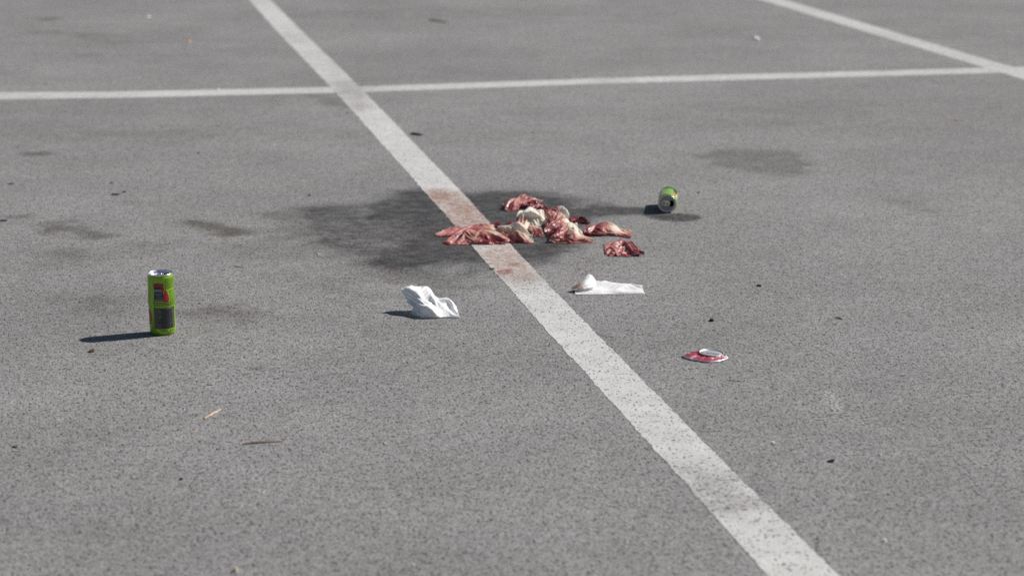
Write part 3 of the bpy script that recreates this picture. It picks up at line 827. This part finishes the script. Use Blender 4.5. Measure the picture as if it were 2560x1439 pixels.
def make_can(name, Hc, dent, prints, lid_yaw, parent_rot, loc, shaded_lid=False):
    """can with axis +Z; direction -Y is phi=0, +X is phi=90 deg; sizes in mm"""
    root = empty(name, loc)
    root.rotation_euler = parent_rot
    prof = can_profile(Hc)
    nph = 96
    ph = np.linspace(0, 2 * np.pi, nph, endpoint=False)
    R = prof[:, 0][:, None] + dent(ph[None, :] * np.ones((len(prof), 1)), prof[:, 1][:, None] * np.ones((1, nph)))
    P = np.stack([R * np.sin(ph), -R * np.cos(ph), prof[:, 1][:, None] + 0 * R], -1) / 1000
    v = P.reshape(-1, 3).tolist(); f = []
    for i in range(len(prof) - 1):
        for j in range(nph):
            a = i * nph + j; b = i * nph + (j + 1) % nph
            f.append((a, b, b + nph, a + nph))
    v.append((0, 0, 0.0055)); c = len(v) - 1
    f += [(c, (j + 1) % nph, j) for j in range(nph)]
    mesh_obj('can_body', v, f, M_GREEN, root)
    # lid with rolled rim, countersink and drinking hole
    malu = M_ALU_SHADE if shaded_lid else M_ALU
    rp = [(24.7, -3.4), (25.4, -2.8), (25.75, -1.2), (25.4, -0.2), (24.8, 0.0), (24.2, -0.4), (23.8, -2.0), (23.0, -5.0), (22.2, -6.2), (21.2, -6.0), (20.6, -4.6)]
    v = []; f = []
    for i, (r, z) in enumerate(rp):
        for j in range(72):
            a = 2 * np.pi * j / 72
            v.append((r * math.sin(a) / 1000, -r * math.cos(a) / 1000, (Hc + z) / 1000))
    for i in range(len(rp) - 1):
        for j in range(72):
            a = i * 72 + j; b = i * 72 + (j + 1) % 72
            f.append((a, b, b + 72, a + 72))
    rim = mesh_obj('lid_rim', v, f, M_ALU, root)
    # lid panel as a fine disc, faces inside the hole outline removed
    rr = np.concatenate([[20.6], np.linspace(20.0, 0.6, 26)])
    v = []; f = []
    nl = 96
    cy, sy = math.cos(lid_yaw), math.sin(lid_yaw)
    for r in rr:
        for j in range(nl):
            a = 2 * np.pi * j / nl
            x, y = r * math.cos(a), r * math.sin(a)
            z = -4.6 + (0.25 if r > 18.5 else 0.0)
            v.append(((x * cy - y * sy) / 1000, (x * sy + y * cy) / 1000, (Hc + z) / 1000))
    def inhole(x, y):
        return ((x - 10.8) / 7.2) ** 2 + (y / 8.6) ** 2 < 1 + 0.25 * (x - 10.8) / 7.2
    for i in range(len(rr) - 1):
        for j in range(nl):
            a = 2 * np.pi * (j + .5) / nl; r = (rr[i] + rr[i + 1]) / 2
            if inhole(r * math.cos(a), r * math.sin(a)): continue
            p = i * nl + j; q = i * nl + (j + 1) % nl
            f.append((p, q, q + nl, p + nl))
    v.append((0, 0, (Hc - 4.6) / 1000)); cc = len(v) - 1; i = (len(rr) - 1) * nl
    f += [(i + j, i + (j + 1) % nl, cc) for j in range(nl)]
    lid = mesh_obj('lid', v, f, malu, root, smooth=False)
    # pull tab: long oval ring with finger hole, and rivet
    def oval(cx, rx, ry, n=28):
        return [(cx + rx * math.cos(2 * math.pi * k / n), ry * math.sin(2 * math.pi * k / n)) for k in range(n)]
    v = []; f = []
    out, inn = oval(-3.6, 11.5, 7.4), oval(-9.0, 4.2, 4.2)
    def zt(x): return -3.4 + 0.10 * max(0, -x) * 0.6
    n = 28
    for ring, zz in ((out, 0), (out, .9), (inn, .9), (inn, 0)):
        for x, y in ring:
            v.append(((x * cy - y * sy) / 1000, (x * sy + y * cy) / 1000, (Hc + zt(x) + zz) / 1000))
    for k in range(4):
        for j in range(n):
            a = k * n + j; b = k * n + (j + 1) % n
            c2 = ((k + 1) % 4) * n
            f.append((a, b, c2 + (j + 1) % n, c2 + j))
    tab = mesh_obj('pull_tab', v, f, M_ALU, root, smooth=False)
    v = []; f = []
    for r, z in ((3.4, -4.5), (3.2, -2.2), (2.4, -1.9), (0.3, -1.9)):
        for j in range(16):
            a = 2 * np.pi * j / 16
            v.append((r * math.cos(a) / 1000, r * math.sin(a) / 1000, (Hc + z) / 1000))
    for k in range(3):
        for j in range(16):
            f.append((k * 16 + j, k * 16 + (j + 1) % 16, (k + 1) * 16 + (j + 1) % 16, (k + 1) * 16 + j))
    mesh_obj('rivet', v, f, malu, tab)
    # inner shell behind the hole, the can's inside shade put into its colour
    v = []; f = []
    for r, z in ((25.0, Hc - 9), (25.2, 12), (4, 8)):
        for j in range(32):
            a = 2 * np.pi * j / 32
            v.append((min(r, 23.2) * math.sin(a) / 1000, -min(r, 23.2) * math.cos(a) / 1000, z / 1000))
    for k in range(2):
        for j in range(32):
            f.append((k * 32 + j, k * 32 + (j + 1) % 32, (k + 1) * 32 + (j + 1) % 32, (k + 1) * 32 + j))
    mesh_obj('can_inner_shade', v, f, M_HOLLOW, root)
    # printed artwork, wrapped on the dented wall
    def surf(phd, z, off):
        p = np.radians(phd)
        r = np.interp(z, prof[:, 1], prof[:, 0]) + dent(np.asarray(p), np.asarray(z)) + off
        return (r * math.sin(p) / 1000, -r * math.cos(p) / 1000, z / 1000)
    def rect(vs, fs, a0, a1, z0, z1, off):
        na = max(1, int(abs(a1 - a0) / 4) + 1); nz = max(1, int(abs(z1 - z0) / 3) + 1)
        b = len(vs)
        for i in range(nz + 1):
            for j in range(na + 1):
                vs.append(surf(a0 + (a1 - a0) * j / na, z0 + (z1 - z0) * i / nz, off))
        for i in range(nz):
            for j in range(na):
                p = b + i * (na + 1) + j
                fs.append((p, p + 1, p + na + 2, p + na + 1))
    def blob(vs, fs, a, z, ra, rz, off, pinch=0.0):
        b = len(vs); K, M_ = 6, 28
        for i in range(K + 1):
            for j in range(M_):
                t = 2 * math.pi * j / M_
                q = i / K
                w = 1 + pinch * math.sin(t)
                vs.append(surf(a + ra * q * w * math.cos(t), z + rz * q * math.sin(t), off))
        for i in range(K):
            for j in range(M_):
                fs.append((b + i * M_ + j, b + i * M_ + (j + 1) % M_, b + (i + 1) * M_ + (j + 1) % M_, b + (i + 1) * M_ + j))
    def text(vs, fs, s, a, z, size, off):
        cu = bpy.data.curves.new('lettering', 'FONT'); cu.body = s; cu.size = size; cu.align_x = 'CENTER'
        ob = bpy.data.objects.new('lettering', cu); COL.objects.link(ob)
        bpy.context.view_layer.update()
        me = ob.to_mesh()
        b = len(vs)
        for w in me.vertices:
            vs.append(surf(a + math.degrees(w.co.x / RB), z + w.co.y, off))
        for p in me.polygons: fs.append(tuple(b + k for k in p.vertices))
        ob.to_mesh_clear(); bpy.data.objects.remove(ob); bpy.data.curves.remove(cu)
    for pname, mat, items in prints:
        vs, fs = [], []
        for it in items:
            {'rect': rect, 'blob': blob, 'text': text}[it[0]](vs, fs, *it[1:])
        po = mesh_obj(pname, vs, fs, mat, root)
        if len(items) > 3: tag(po, kind='stuff')
    return root

def text_lines(a0, a1, z0, z1, step, h, off, seed):
    r = random.Random(seed); out = []
    z = z0
    while z > z1:
        a = a0
        end = a1 - (r.random() * 14 if r.random() < .25 else 0)
        while a < end:
            w = r.uniform(4, 12)
            out.append(('rect', a, min(a + w, end), z - h, z, off)); a += w + 1.9
        z -= step
    return out

def dent_up(p, z):
    pd = np.degrees((np.asarray(p) + np.pi) % (2 * np.pi) - np.pi)
    d = 1.9 * np.exp(-((z - 70) / 15.0) ** 2) * (0.75 + 0.25 * np.cos(np.radians(pd)))
    d -= 2.6 * np.exp(-((pd + 55) / 13.0) ** 2) * sstep(52, 66, z) * sstep(122, 104, z)
    d -= 2.2 * np.exp(-((pd + 60) / 20.0) ** 2) * np.exp(-((z - 58) / 7.0) ** 2)
    d -= 1.2 * np.exp(-((pd - 20) / 40.0) ** 2) * np.exp(-((z - 58.5) / 3.0) ** 2)
    d -= 0.8 * np.exp(-((pd - 60) / 30.0) ** 2) * np.exp(-((z - 92) / 10.0) ** 2)
    edge = sstep(8, 16, z) * sstep(118, 110, z)
    return d * edge

HU = 127.0
table = [('rect', -37, 66, 15, 59, 0.15)]
tlines = []
for i in range(14):
    z = 55.5 - i * 3.0
    tlines.append(('rect', -35, 64, z, z + 0.36, 0.32))
tlines.append(('rect', 35, 35.9, 16, 52, 0.32))
rt = random.Random(5)
for i in range(13):
    z = 53.0 - i * 3.0
    tlines.append(('rect', -35, -35 + rt.uniform(12, 38), z, z + 1.0, 0.32))
    tlines.append(('rect', 62 - rt.uniform(10, 20), 63, z, z + 1.0, 0.32))
tlines.append(('rect', -32, 58, 56.6, 57.9, 0.32))
prints_up = [
    ('nutrition_table', M_INK, table),
    ('table_print', M_FAINT, tlines),
    ('emblem_panel', M_INK, [('rect', -32, 8, 73, 104, 0.15)]),
    ('emblem_bar', M_RED, [('blob', -12, 106, 26, 4.2, 0.30, 0.0), ('blob', 20, 82, 13, 13, 0.22, -0.35), ('blob', 7, 97, 7, 5, 0.36, 0.2)]),
    ('emblem_band', M_GREY, [('rect', -34, 10, 92, 97.5, 0.34)] + text_lines(-28, 6, 89, 86, 6, 2.4, 0.34, 31) + text_lines(-22, 4, 84.5, 80, 3.6, 1.5, 0.34, 32) + [('rect', -30, 6, 74.5, 77, 0.30)]),
    ('small_print', M_DKGREEN, text_lines(19, 84, 119, 96, 2.9, 1.25, 0.2, 33) + text_lines(37, 84, 93.5, 73, 2.9, 1.25, 0.2, 34)
        + text_lines(-36, 84, 70.5, 62, 2.9, 1.25, 0.2, 35) + [('rect', -36, -14, 6.4, 7.2, .2)]),
    ('red_roundel', M_RED, [('blob', -74, 37, 22, 17, 0.2, 0.0)]),
    ('volume_print', M_INK, [('text', '0,25 l', 6, 9.2, 6.6, 0.25)]),
    ('recycling_print', M_DKGREEN, [('blob', 38, 10.8, 3.2, 1.9, .25, 0.4), ('blob', 49, 11, 2.4, 2.0, .25, 0.0), ('rect', 56, 62, 9.5, 10.6, .25), ('rect', 56, 58, 9.5, 12.4, .25)]),
]
cu = make_can('drink_can', HU, dent_up, prints_up, math.radians(12), Euler((math.radians(0.6), math.radians(-0.9), math.radians(8.2))),
              G(407.3, 832.3).tolist())
tag(cu, 'dented green drink can standing upright on the asphalt with a long shadow', 'can', 'green drink cans')

def dent_ly(p, z):
    pd = np.degrees((np.asarray(p) + np.pi) % (2 * np.pi) - np.pi)
    d = -1.5 * np.exp(-((pd - 120) / 30.0) ** 2) * np.exp(-((z - 80) / 20.0) ** 2)
    d -= 1.2 * np.exp(-((pd + 150) / 25.0) ** 2) * np.exp(-((z - 60) / 24.0) ** 2)
    return d * sstep(8, 16, z) * sstep(118, 108, z)
HL = 133.0
prints_ly = [
    ('emblem_panel', M_INK, [('rect', 150, 205, 22, 40, .2), ('rect', 120, 150, 14, 66, .2)]),
    ('emblem_blot', M_ORANGE, [('blob', 140, 88, 11, 10, .3, .5), ('blob', 133, 76, 9, 9, .3, 0), ('blob', 127, 96, 6, 9, .3, .2)]),
    ('small_print', M_WHITE, [('rect', 218, 226, 20, 112, .2), ('rect', 108, 122, 60, 104, .25)] + text_lines(232, 280, 110, 30, 6, 2.0, .2, 41)),
]
gl = G(1667, 532.5)
yaw_l = math.radians(-5.5)
rotl = (Matrix.Rotation(yaw_l, 4, 'Z') @ Matrix.Rotation(math.pi / 2, 4, 'X') @ Matrix.Rotation(math.radians(-4), 4, 'Z'))
axis = rotl @ Vector((0, 0, 1))
locl = Vector((gl[0], gl[1], 0.0266)) - axis * (HL / 1000)
cl_ = make_can('drink_can', HL, dent_ly, prints_ly, 0.0, rotl.to_euler(), locl, shaded_lid=True)
cl_.scale = (0.945, 0.945, 1.0)
cl_.location.z = 0.0266 * 0.945
tag(cl_, 'green drink can lying on its side with its open lid facing the viewer', 'can', 'green drink cans')

# ------------------------------------------------------------------ trodden-flat red can
def flat_mat():
    m = N('flat_can_print')
    a = m.attr('ink')
    n = m.noise(95, 3, 0.6, m.obj())
    f = m.math('ADD', a, m.math('MULTIPLY', m.math('SUBTRACT', n, 0.5), 0.5))
    c = m.ramp(f, [(0.0, (0.62, 0.62, 0.64)), (0.34, (0.66, 0.62, 0.63)), (0.46, (0.55, 0.13, 0.175)), (0.80, (0.43, 0.050, 0.085)), (1.0, (0.26, 0.012, 0.03))])
    return m.done(m.pbsdf(c, 0.34, 0.25, 0.5, m.bump(n, 0.2, 0.001)))
M_FLAT = flat_mat()
mt = N('dusty_lid'); M_DUSTY = mt.done(mt.pbsdf((0.50, 0.51, 0.53), 0.45, 0.5, 0.5, mt.bump(mt.noise(160, 3, 0.6, mt.obj()), 0.15, 0.001)))
fc = G(1764, 893)
fr = empty('flattened_can', fc.tolist())
nph = 120
ph = np.linspace(0, 2 * np.pi, nph, endpoint=False)
lc = np.array([11.5, 8.0])                     # lid centre offset from the skirt centre, mm
kn = np.radians([0, 28, 70, 110, 150, 178, 205, 238, 275, 318, 345, 360]); kr = [42, 36, 38, 35, 36, 47, 41, 38, 45, 42, 45, 42]
outer_shape = np.interp(ph, kn, kr)
outr = outer_shape + 2.0 * fbm(np.cos(ph) * 3 + 5, np.sin(ph) * 3 + 5, 5, 3)
rings = []
inks = []
prof_f = [(0.0, 7.0, .9), (0.06, 5.6, .8), (0.12, 4.6, .95), (0.26, 5.6, .75), (0.42, 5.2, .62), (0.58, 4.8, .55), (0.72, 4.2, .58), (0.86, 3.4, .40), (1.0, 3.0, .05), (0.985, 1.2, .05), (0.9, 0.8, .3)]
for t, z, ink in prof_f:
    x = (1 - t) * (lc[0] + 23.6 * np.cos(ph)) + t * outr * np.cos(ph)
    y = (1 - t) * (lc[1] + 23.6 * np.sin(ph)) + t * outr * np.sin(ph)
    cre = 1.9 * np.abs(np.sin(ph * 6.5 + 3 * fbm(np.cos(ph) * 3, np.sin(ph) * 3, 8, 2))) * (1 if 0.05 < t < .8 and z > 1.5 else 0.15)
    left = np.maximum(0, np.cos(ph - 2.9)) ** 4
    zz = z + cre * (1 + 1.2 * left) - 0.9
    rings.append(np.stack([x, y, np.maximum(zz, 0.5)], -1) / 1000)
    lobes = 0.85 * np.clip(4.5 * (fbm(np.cos(ph) * 2.2 * (.6 + t) + 3, np.sin(ph) * 2.2 * (.6 + t) + 9, 17, 3) + .02), 0, 1) * (0.2 < t < 0.9)
    inks.append(np.clip(ink + 0.08 - lobes, 0, 1))
Pf = np.array(rings); If = np.array(inks)
v = Pf.reshape(-1, 3).tolist(); f = []
for i in range(len(rings) - 1):
    for j in range(nph):
        a = i * nph + j; b = i * nph + (j + 1) % nph
        f.append((a, a + nph, b + nph, b))
mesh_obj('crushed_wall', v, f, M_FLAT, fr, attrs={'ink': If})
rp = [(24.2, -1.6), (24.6, -0.4), (24.2, 0.3), (23.5, 0.4), (22.9, 0.0), (22.3, -1.3), (21.2, -1.6), (20.2, -0.9), (12.0, -0.7), (4.0, -0.7), (0.3, -0.7)]
tilt = Matrix.Rotation(math.radians(3.5), 3, 'Y') @ Matrix.Rotation(math.radians(2.0), 3, 'X')
v = []; f = []
for r, z in rp:
    for j in range(64):
        a = 2 * np.pi * j / 64
        w = tilt @ Vector((r * math.cos(a), r * math.sin(a), z + 0.25 * math.sin(3 * a) * (r > 20)))
        v.append(((w.x + lc[0]) / 1000, (w.y + lc[1]) / 1000, (w.z + 8.0) / 1000))
for i in range(len(rp) - 1):
    for j in range(64):
        a = i * 64 + j; b = i * 64 + (j + 1) % 64
        f.append((a, b, b + 64, a + 64))
mesh_obj('lid', v, f, M_DUSTY, fr)
def flat_piece(name, pts, z0, z1, mat, parent):
    n = len(pts); v = []; f = []
    for zz in (z0, z1):
        for x, y in pts:
            w = tilt @ Vector((x, y, zz)); v.append(((w.x + lc[0]) / 1000, (w.y + lc[1]) / 1000, (w.z + 8.0) / 1000))
    f.append(tuple(range(n, 2 * n)))
    for j in range(n): f.append((j, (j + 1) % n, n + (j + 1) % n, n + j))
    return mesh_obj(name, v, f, mat, parent, smooth=False)
flat_piece('pull_tab', [(-1 + 8.5 * math.cos(t), -1 + 5 * math.sin(t)) for t in np.linspace(0, 2 * np.pi, 20, endpoint=False)], -0.7, 0.5, M_DUSTY, fr)
flat_piece('drinking_hole_shade', [(9 + 6.5 * math.cos(t), -9 + 2.2 * math.sin(t)) for t in np.linspace(0, 2 * np.pi, 20, endpoint=False)], -0.65, -0.45, M_HOLLOW, fr)  # solid dark oval; the opening's shade is put into its colour
tag(fr, 'flattened red and white can with its silver lid on top', 'can')

# ------------------------------------------------------------------ small litter
M_WOOD = simple('pale_wood', (0.55, 0.40, 0.25), 0.7)
M_TWIG = simple('brown_twig', (0.20, 0.12, 0.085), 0.8)
M_BLACK = simple('black_scrap', (0.014, 0.013, 0.014), 0.6)
M_BROWN = simple('brown_leaf', (0.10, 0.055, 0.035), 0.7)
M_LEAFOR = simple('orange_leaf', (0.50, 0.26, 0.11), 0.7)
M_GREENP = simple('green_plastic', (0.035, 0.30, 0.12), 0.4)
M_PAPER = simple('paper_bit', (0.74, 0.74, 0.75), 0.85)
M_STONE = simple('pale_pebble', (0.52, 0.45, 0.36), 0.7)
M_GREYLEAF = simple('grey_scrap', (0.30, 0.32, 0.30), 0.7)
M_BLUE = simple('blue_scrap', (0.10, 0.20, 0.42), 0.6)
M_REDBIT = simple('red_bit', (0.25, 0.03, 0.03), 0.6)
mg = N('glass_chip')
M_GLASS_GLINT = mg.done(mg.pbsdf((0.80, 0.83, 0.86), 0.06, 0.0, 0.9, None, **{'Transmission Weight': 0.25}))  # near-white base colour puts the sun's glint into the chips

def stick(name, label, cat, p0, p1, w_mm, h_mm, mat, bow=0.0, taper=0.6, group=None):
    a, b = G(*p0), G(*p1)
    mid = (a + b) / 2
    d = (b - a); L = np.linalg.norm(d); d = d / L; nrm = np.array([-d[1], d[0], 0])
    v = []; f = []
    K = 7
    for i in range(K):
        t = i / (K - 1)
        c = (t - .5) * L * d + nrm * (bow / 1000) * math.sin(math.pi * t)
        k = (taper + (1 - taper) * math.sin(math.pi * min(1, 0.2 + t * .8))) * random.uniform(.85, 1.1)
        zc = 0.0006 + h_mm / 2000 + 0.0006 * math.sin(5 * t)
        for (sx, sz) in ((-.5, -.35), (-.25, .5), (.25, .5), (.5, -.35)):
            v.append((c[0] + nrm[0] * sx * w_mm / 1000 * k, c[1] + nrm[1] * sx * w_mm / 1000 * k, zc + sz * h_mm / 1000 * k))
    for i in range(K - 1):
        for j in range(4):
            f.append((i * 4 + j, i * 4 + (j + 1) % 4, (i + 1) * 4 + (j + 1) % 4, (i + 1) * 4 + j))
    f += [(3, 2, 1, 0), tuple((K - 1) * 4 + j for j in range(4))]
    o = mesh_obj(name, v, f, mat, smooth=False)
    o.location = (mid[0], mid[1], 0)
    return tag(o, label, cat, group)

def scrap(name, label, cat, px, py, w_mm, d_mm, h_mm, mat, seed, curl=0.0, group=None, rot=0.0):
    r = random.Random(seed)
    c = G(px, py)
    n = 10
    ang = [2 * math.pi * (k + r.uniform(-.3, .3)) / n for k in range(n)]
    rad = [r.uniform(.65, 1.12) for _ in range(n)]
    cr, sr = math.cos(rot), math.sin(rot)
    v = []; f = []
    def put(x, y, z): v.append(((x * cr - y * sr) / 1000, (x * sr + y * cr) / 1000, z / 1000))
    for k in range(n):
        x, y = rad[k] * math.cos(ang[k]) * w_mm / 2, rad[k] * math.sin(ang[k]) * d_mm / 2
        put(x, y, 0.3 + curl * max(0, x / w_mm) * 2)
    for k in range(n):
        x, y = .86 * rad[k] * math.cos(ang[k]) * w_mm / 2, .86 * rad[k] * math.sin(ang[k]) * d_mm / 2
        put(x, y, 0.3 + h_mm * r.uniform(.55, 1.0) + curl * max(0, x / w_mm) * 2)
    put(w_mm * r.uniform(-.1, .1), d_mm * r.uniform(-.1, .1), 0.3 + h_mm)
    for k in range(n):
        f.append((k, (k + 1) % n, n + (k + 1) % n, n + k)); f.append((n + k, n + (k + 1) % n, 2 * n))
    f.append(tuple(reversed(range(n))))
    o = mesh_obj(name, v, f, mat, smooth=False)
    o.location = (c[0], c[1], 0)
    return tag(o, label, cat, group)

stick('wood_splinter', 'pale wood splinter lying slanted in the lower left foreground', 'splinter', (511, 1047), (552, 1023), 5.0, 2.2, M_WOOD)
stick('brown_twig', 'thin brown twig lying nearly level below the pale splinter', 'twig', (607, 1110), (707, 1104), 6.0, 2.0, M_TWIG, bow=2)
stick('brown_twig', 'short dark twig right of the pile, level with the flattened can', 'twig', (2088, 795), (2105, 798), 4.5, 2.5, M_TWIG)
stick('brown_twig', 'thin tan straw just below the flattened can', 'straw', (1822, 951), (1854, 953), 3.0, 1.2, M_LEAFOR)
stick('brown_twig', 'faint reddish stalk at the far right edge below the cross line', 'stalk', (2382, 301), (2410, 302), 8, 2.0, M_LEAFOR)
stick('black_scrap', 'black strip just right of the long line above the stain', 'scrap', (1027, 336), (1055, 339), 20, 5.0, M_BLACK, taper=.5)
stick('brown_twig', 'reddish brown stalk in the far distance above the cross line', 'stalk', (1075, 52), (1118, 57), 22, 5, M_TWIG)
stick('brown_twig', 'thin pale stalk left of the big stain', 'stalk', (587, 667), (609, 669), 4, 1.5, M_LEAFOR)
scrap('brown_leaf', 'curled dark brown leaf scrap below the shadow of the upright can', 'leaf', 229, 879, 13, 18, 4, M_BROWN, 3, curl=2)
scrap('black_scrap', 'black lump above the flattened can', 'scrap', 1779, 802, 11, 16, 5, M_BLACK, 4)
scrap('black_scrap', 'small black scrap right of the folded napkin', 'scrap', 1896, 715, 12, 14, 3.5, M_BLACK, 5)
scrap('black_scrap', 'blurred dark scrap in the lower right foreground', 'scrap', 2078, 1154, 15, 12, 3.0, M_BLACK, 6, curl=3)
scrap('black_scrap', 'flat black scrap at the left edge, far left', 'scrap', 28, 460, 27, 14, 2.0, M_BLACK, 7)
scrap('black_scrap', 'flat black scrap touching the left edge, above the brown smear', 'scrap', 6, 552, 28, 22, 2.0, M_BLACK, 8)
scrap('black_scrap', 'topmost of three black scraps up left of the stain', 'scrap', 278, 458, 15, 12, 2.0, M_BLACK, 9)
scrap('black_scrap', 'longest of three black scraps up left of the stain', 'scrap', 289, 487, 28, 26, 2.5, M_BLACK, 10)
scrap('black_scrap', 'round one of three black scraps up left of the stain', 'scrap', 311, 480, 11, 22, 3.0, M_BLACK, 11)
scrap('black_scrap', 'tiny black crumb just above the left end of the stain', 'scrap', 773, 489, 7, 12, 2.5, M_BLACK, 12)
scrap('black_scrap', 'tiny black crumb up left, midway to the cross line', 'scrap', 496, 384, 6, 16, 3.5, M_BLACK, 13)
scrap('black_scrap', 'tiny black crumb beside the long line just below the cross line', 'scrap', 868, 283, 8, 18, 2.5, M_BLACK, 14)
scrap('black_scrap', 'small black crumb right of the lying can', 'scrap', 1746, 482, 8, 14, 3.0, M_BLACK, 15)
scrap('black_scrap', 'blurred black crumb in the left foreground', 'scrap', 38, 1117, 10, 10, 3.0, M_BROWN, 16)
scrap('black_scrap', 'tiny black crumb in the lower left foreground', 'scrap', 452, 1198, 6, 8, 3.0, M_BLACK, 17)
scrap('black_scrap', 'dark crumb in the far distance right of the long line', 'scrap', 882, 65, 9, 30, 3.0, M_BLACK, 18)
scrap('plastic_scrap', 'small green plastic scrap at the edge of the white line', 'scrap', 1230, 673, 15, 10, 3.0, M_GREENP, 19, curl=2)
scrap('plastic_scrap', 'tiny green scrap just above the cross line at far left', 'scrap', 116, 210, 13, 18, 4.0, M_GREENP, 20)
scrap('paper_bit', 'white paper bit in the far right distance between the lines', 'paper', 1890, 97, 30, 130, 6.0, M_PAPER, 21, curl=2)
scrap('paper_bit', 'pale paper bit in the far left distance', 'paper', 370, 43, 22, 40, 4.0, M_PAPER, 22)
scrap('paper_bit', 'small cream scrap just above the cross line', 'paper', 545, 223, 17, 22, 3.0, M_STONE, 23)
scrap('orange_leaf', 'small orange leaf in the far left distance', 'leaf', 473, 105, 16, 45, 5.0, M_LEAFOR, 24)
scrap('orange_leaf', 'faint orange leaf left of the long line in the far distance', 'leaf', 694, 135, 14, 30, 3.0, M_LEAFOR, 25)
scrap('orange_leaf', 'tiny orange leaf above the cross line at left', 'leaf', 362, 191, 9, 24, 3.0, M_LEAFOR, 26)
scrap('pebble', 'pale tan pebble at the bottom edge', 'pebble', 588, 1427, 8, 9, 6.0, M_STONE, 27)
scrap('pebble', 'tiny orange brown pebble above the flattened can at right', 'pebble', 2432, 820, 6, 8, 2.5, M_LEAFOR, 28)
scrap('plastic_scrap', 'tiny blue scrap left of the brown twig', 'scrap', 546, 1122, 9, 8, 2.0, M_BLUE, 29)
scrap('leaf_scrap', 'grey leaf scrap above the pale splinter', 'leaf', 526, 961, 16, 8, 1.8, M_GREYLEAF, 30)
scrap('red_bit', 'tiny red bit right of the upright can', 'scrap', 499, 759, 6, 8, 2.0, M_REDBIT, 31)
GC = 'glass chips scattered on the asphalt'
for k, (px, py, w, lab) in enumerate([
        (795, 637, 6, 'white glass chip at the left edge of the stain'),
        (1065, 1125, 4, 'bright glass chip left of the white line in the foreground'),
        (961, 1107, 3.5, 'small glass chip in the left foreground right of the twig'),
        (1565, 1355, 5, 'round glass chip near the bottom, left of the white line'),
        (1032, 1411, 4.5, 'glass chip at the bottom edge left of the middle'),
        (1526, 1263, 5, 'bluish glass chip left of the worn stretch of line'),
        (1932, 1108, 7, 'pale glass chip just right of the white line'),
        (2010, 1154, 5, 'bright glass chip left of the blurred dark scrap'),
        (2200, 1138, 6, 'glass chip right of the blurred dark scrap'),
        (2210, 1352, 8, 'largest glass chip in the lower right corner'),
        (1926, 1201, 4.5, 'small bright glass chip below the dark scrap, beside the line'),
        (2360, 862, 5, 'glass chip far right, level with the flattened can'),
        (2506, 822, 5, 'glass chip near the right edge above the other'),
        (587, 192, 7, 'tiny glass glint just above the cross line'),
        (809, 94, 8, 'tiny glass glint right of the long line in the distance'),
        (1174, 151, 7, 'tiny glass glint above the cross line in the middle'),
        (618, 694, 4, 'tiny pale chip left of the crumpled napkin'),
        (460, 1024, 3.5, 'tiny pale chip left of the pale splinter')]):
    scrap('glass_chip', lab, 'glass chip', px, py, w, w * 1.1, w * .55, M_GLASS_GLINT if k % 2 else M_PAPER, 60 + k, group=GC)  # paper white on every other chip also stands in for the glint
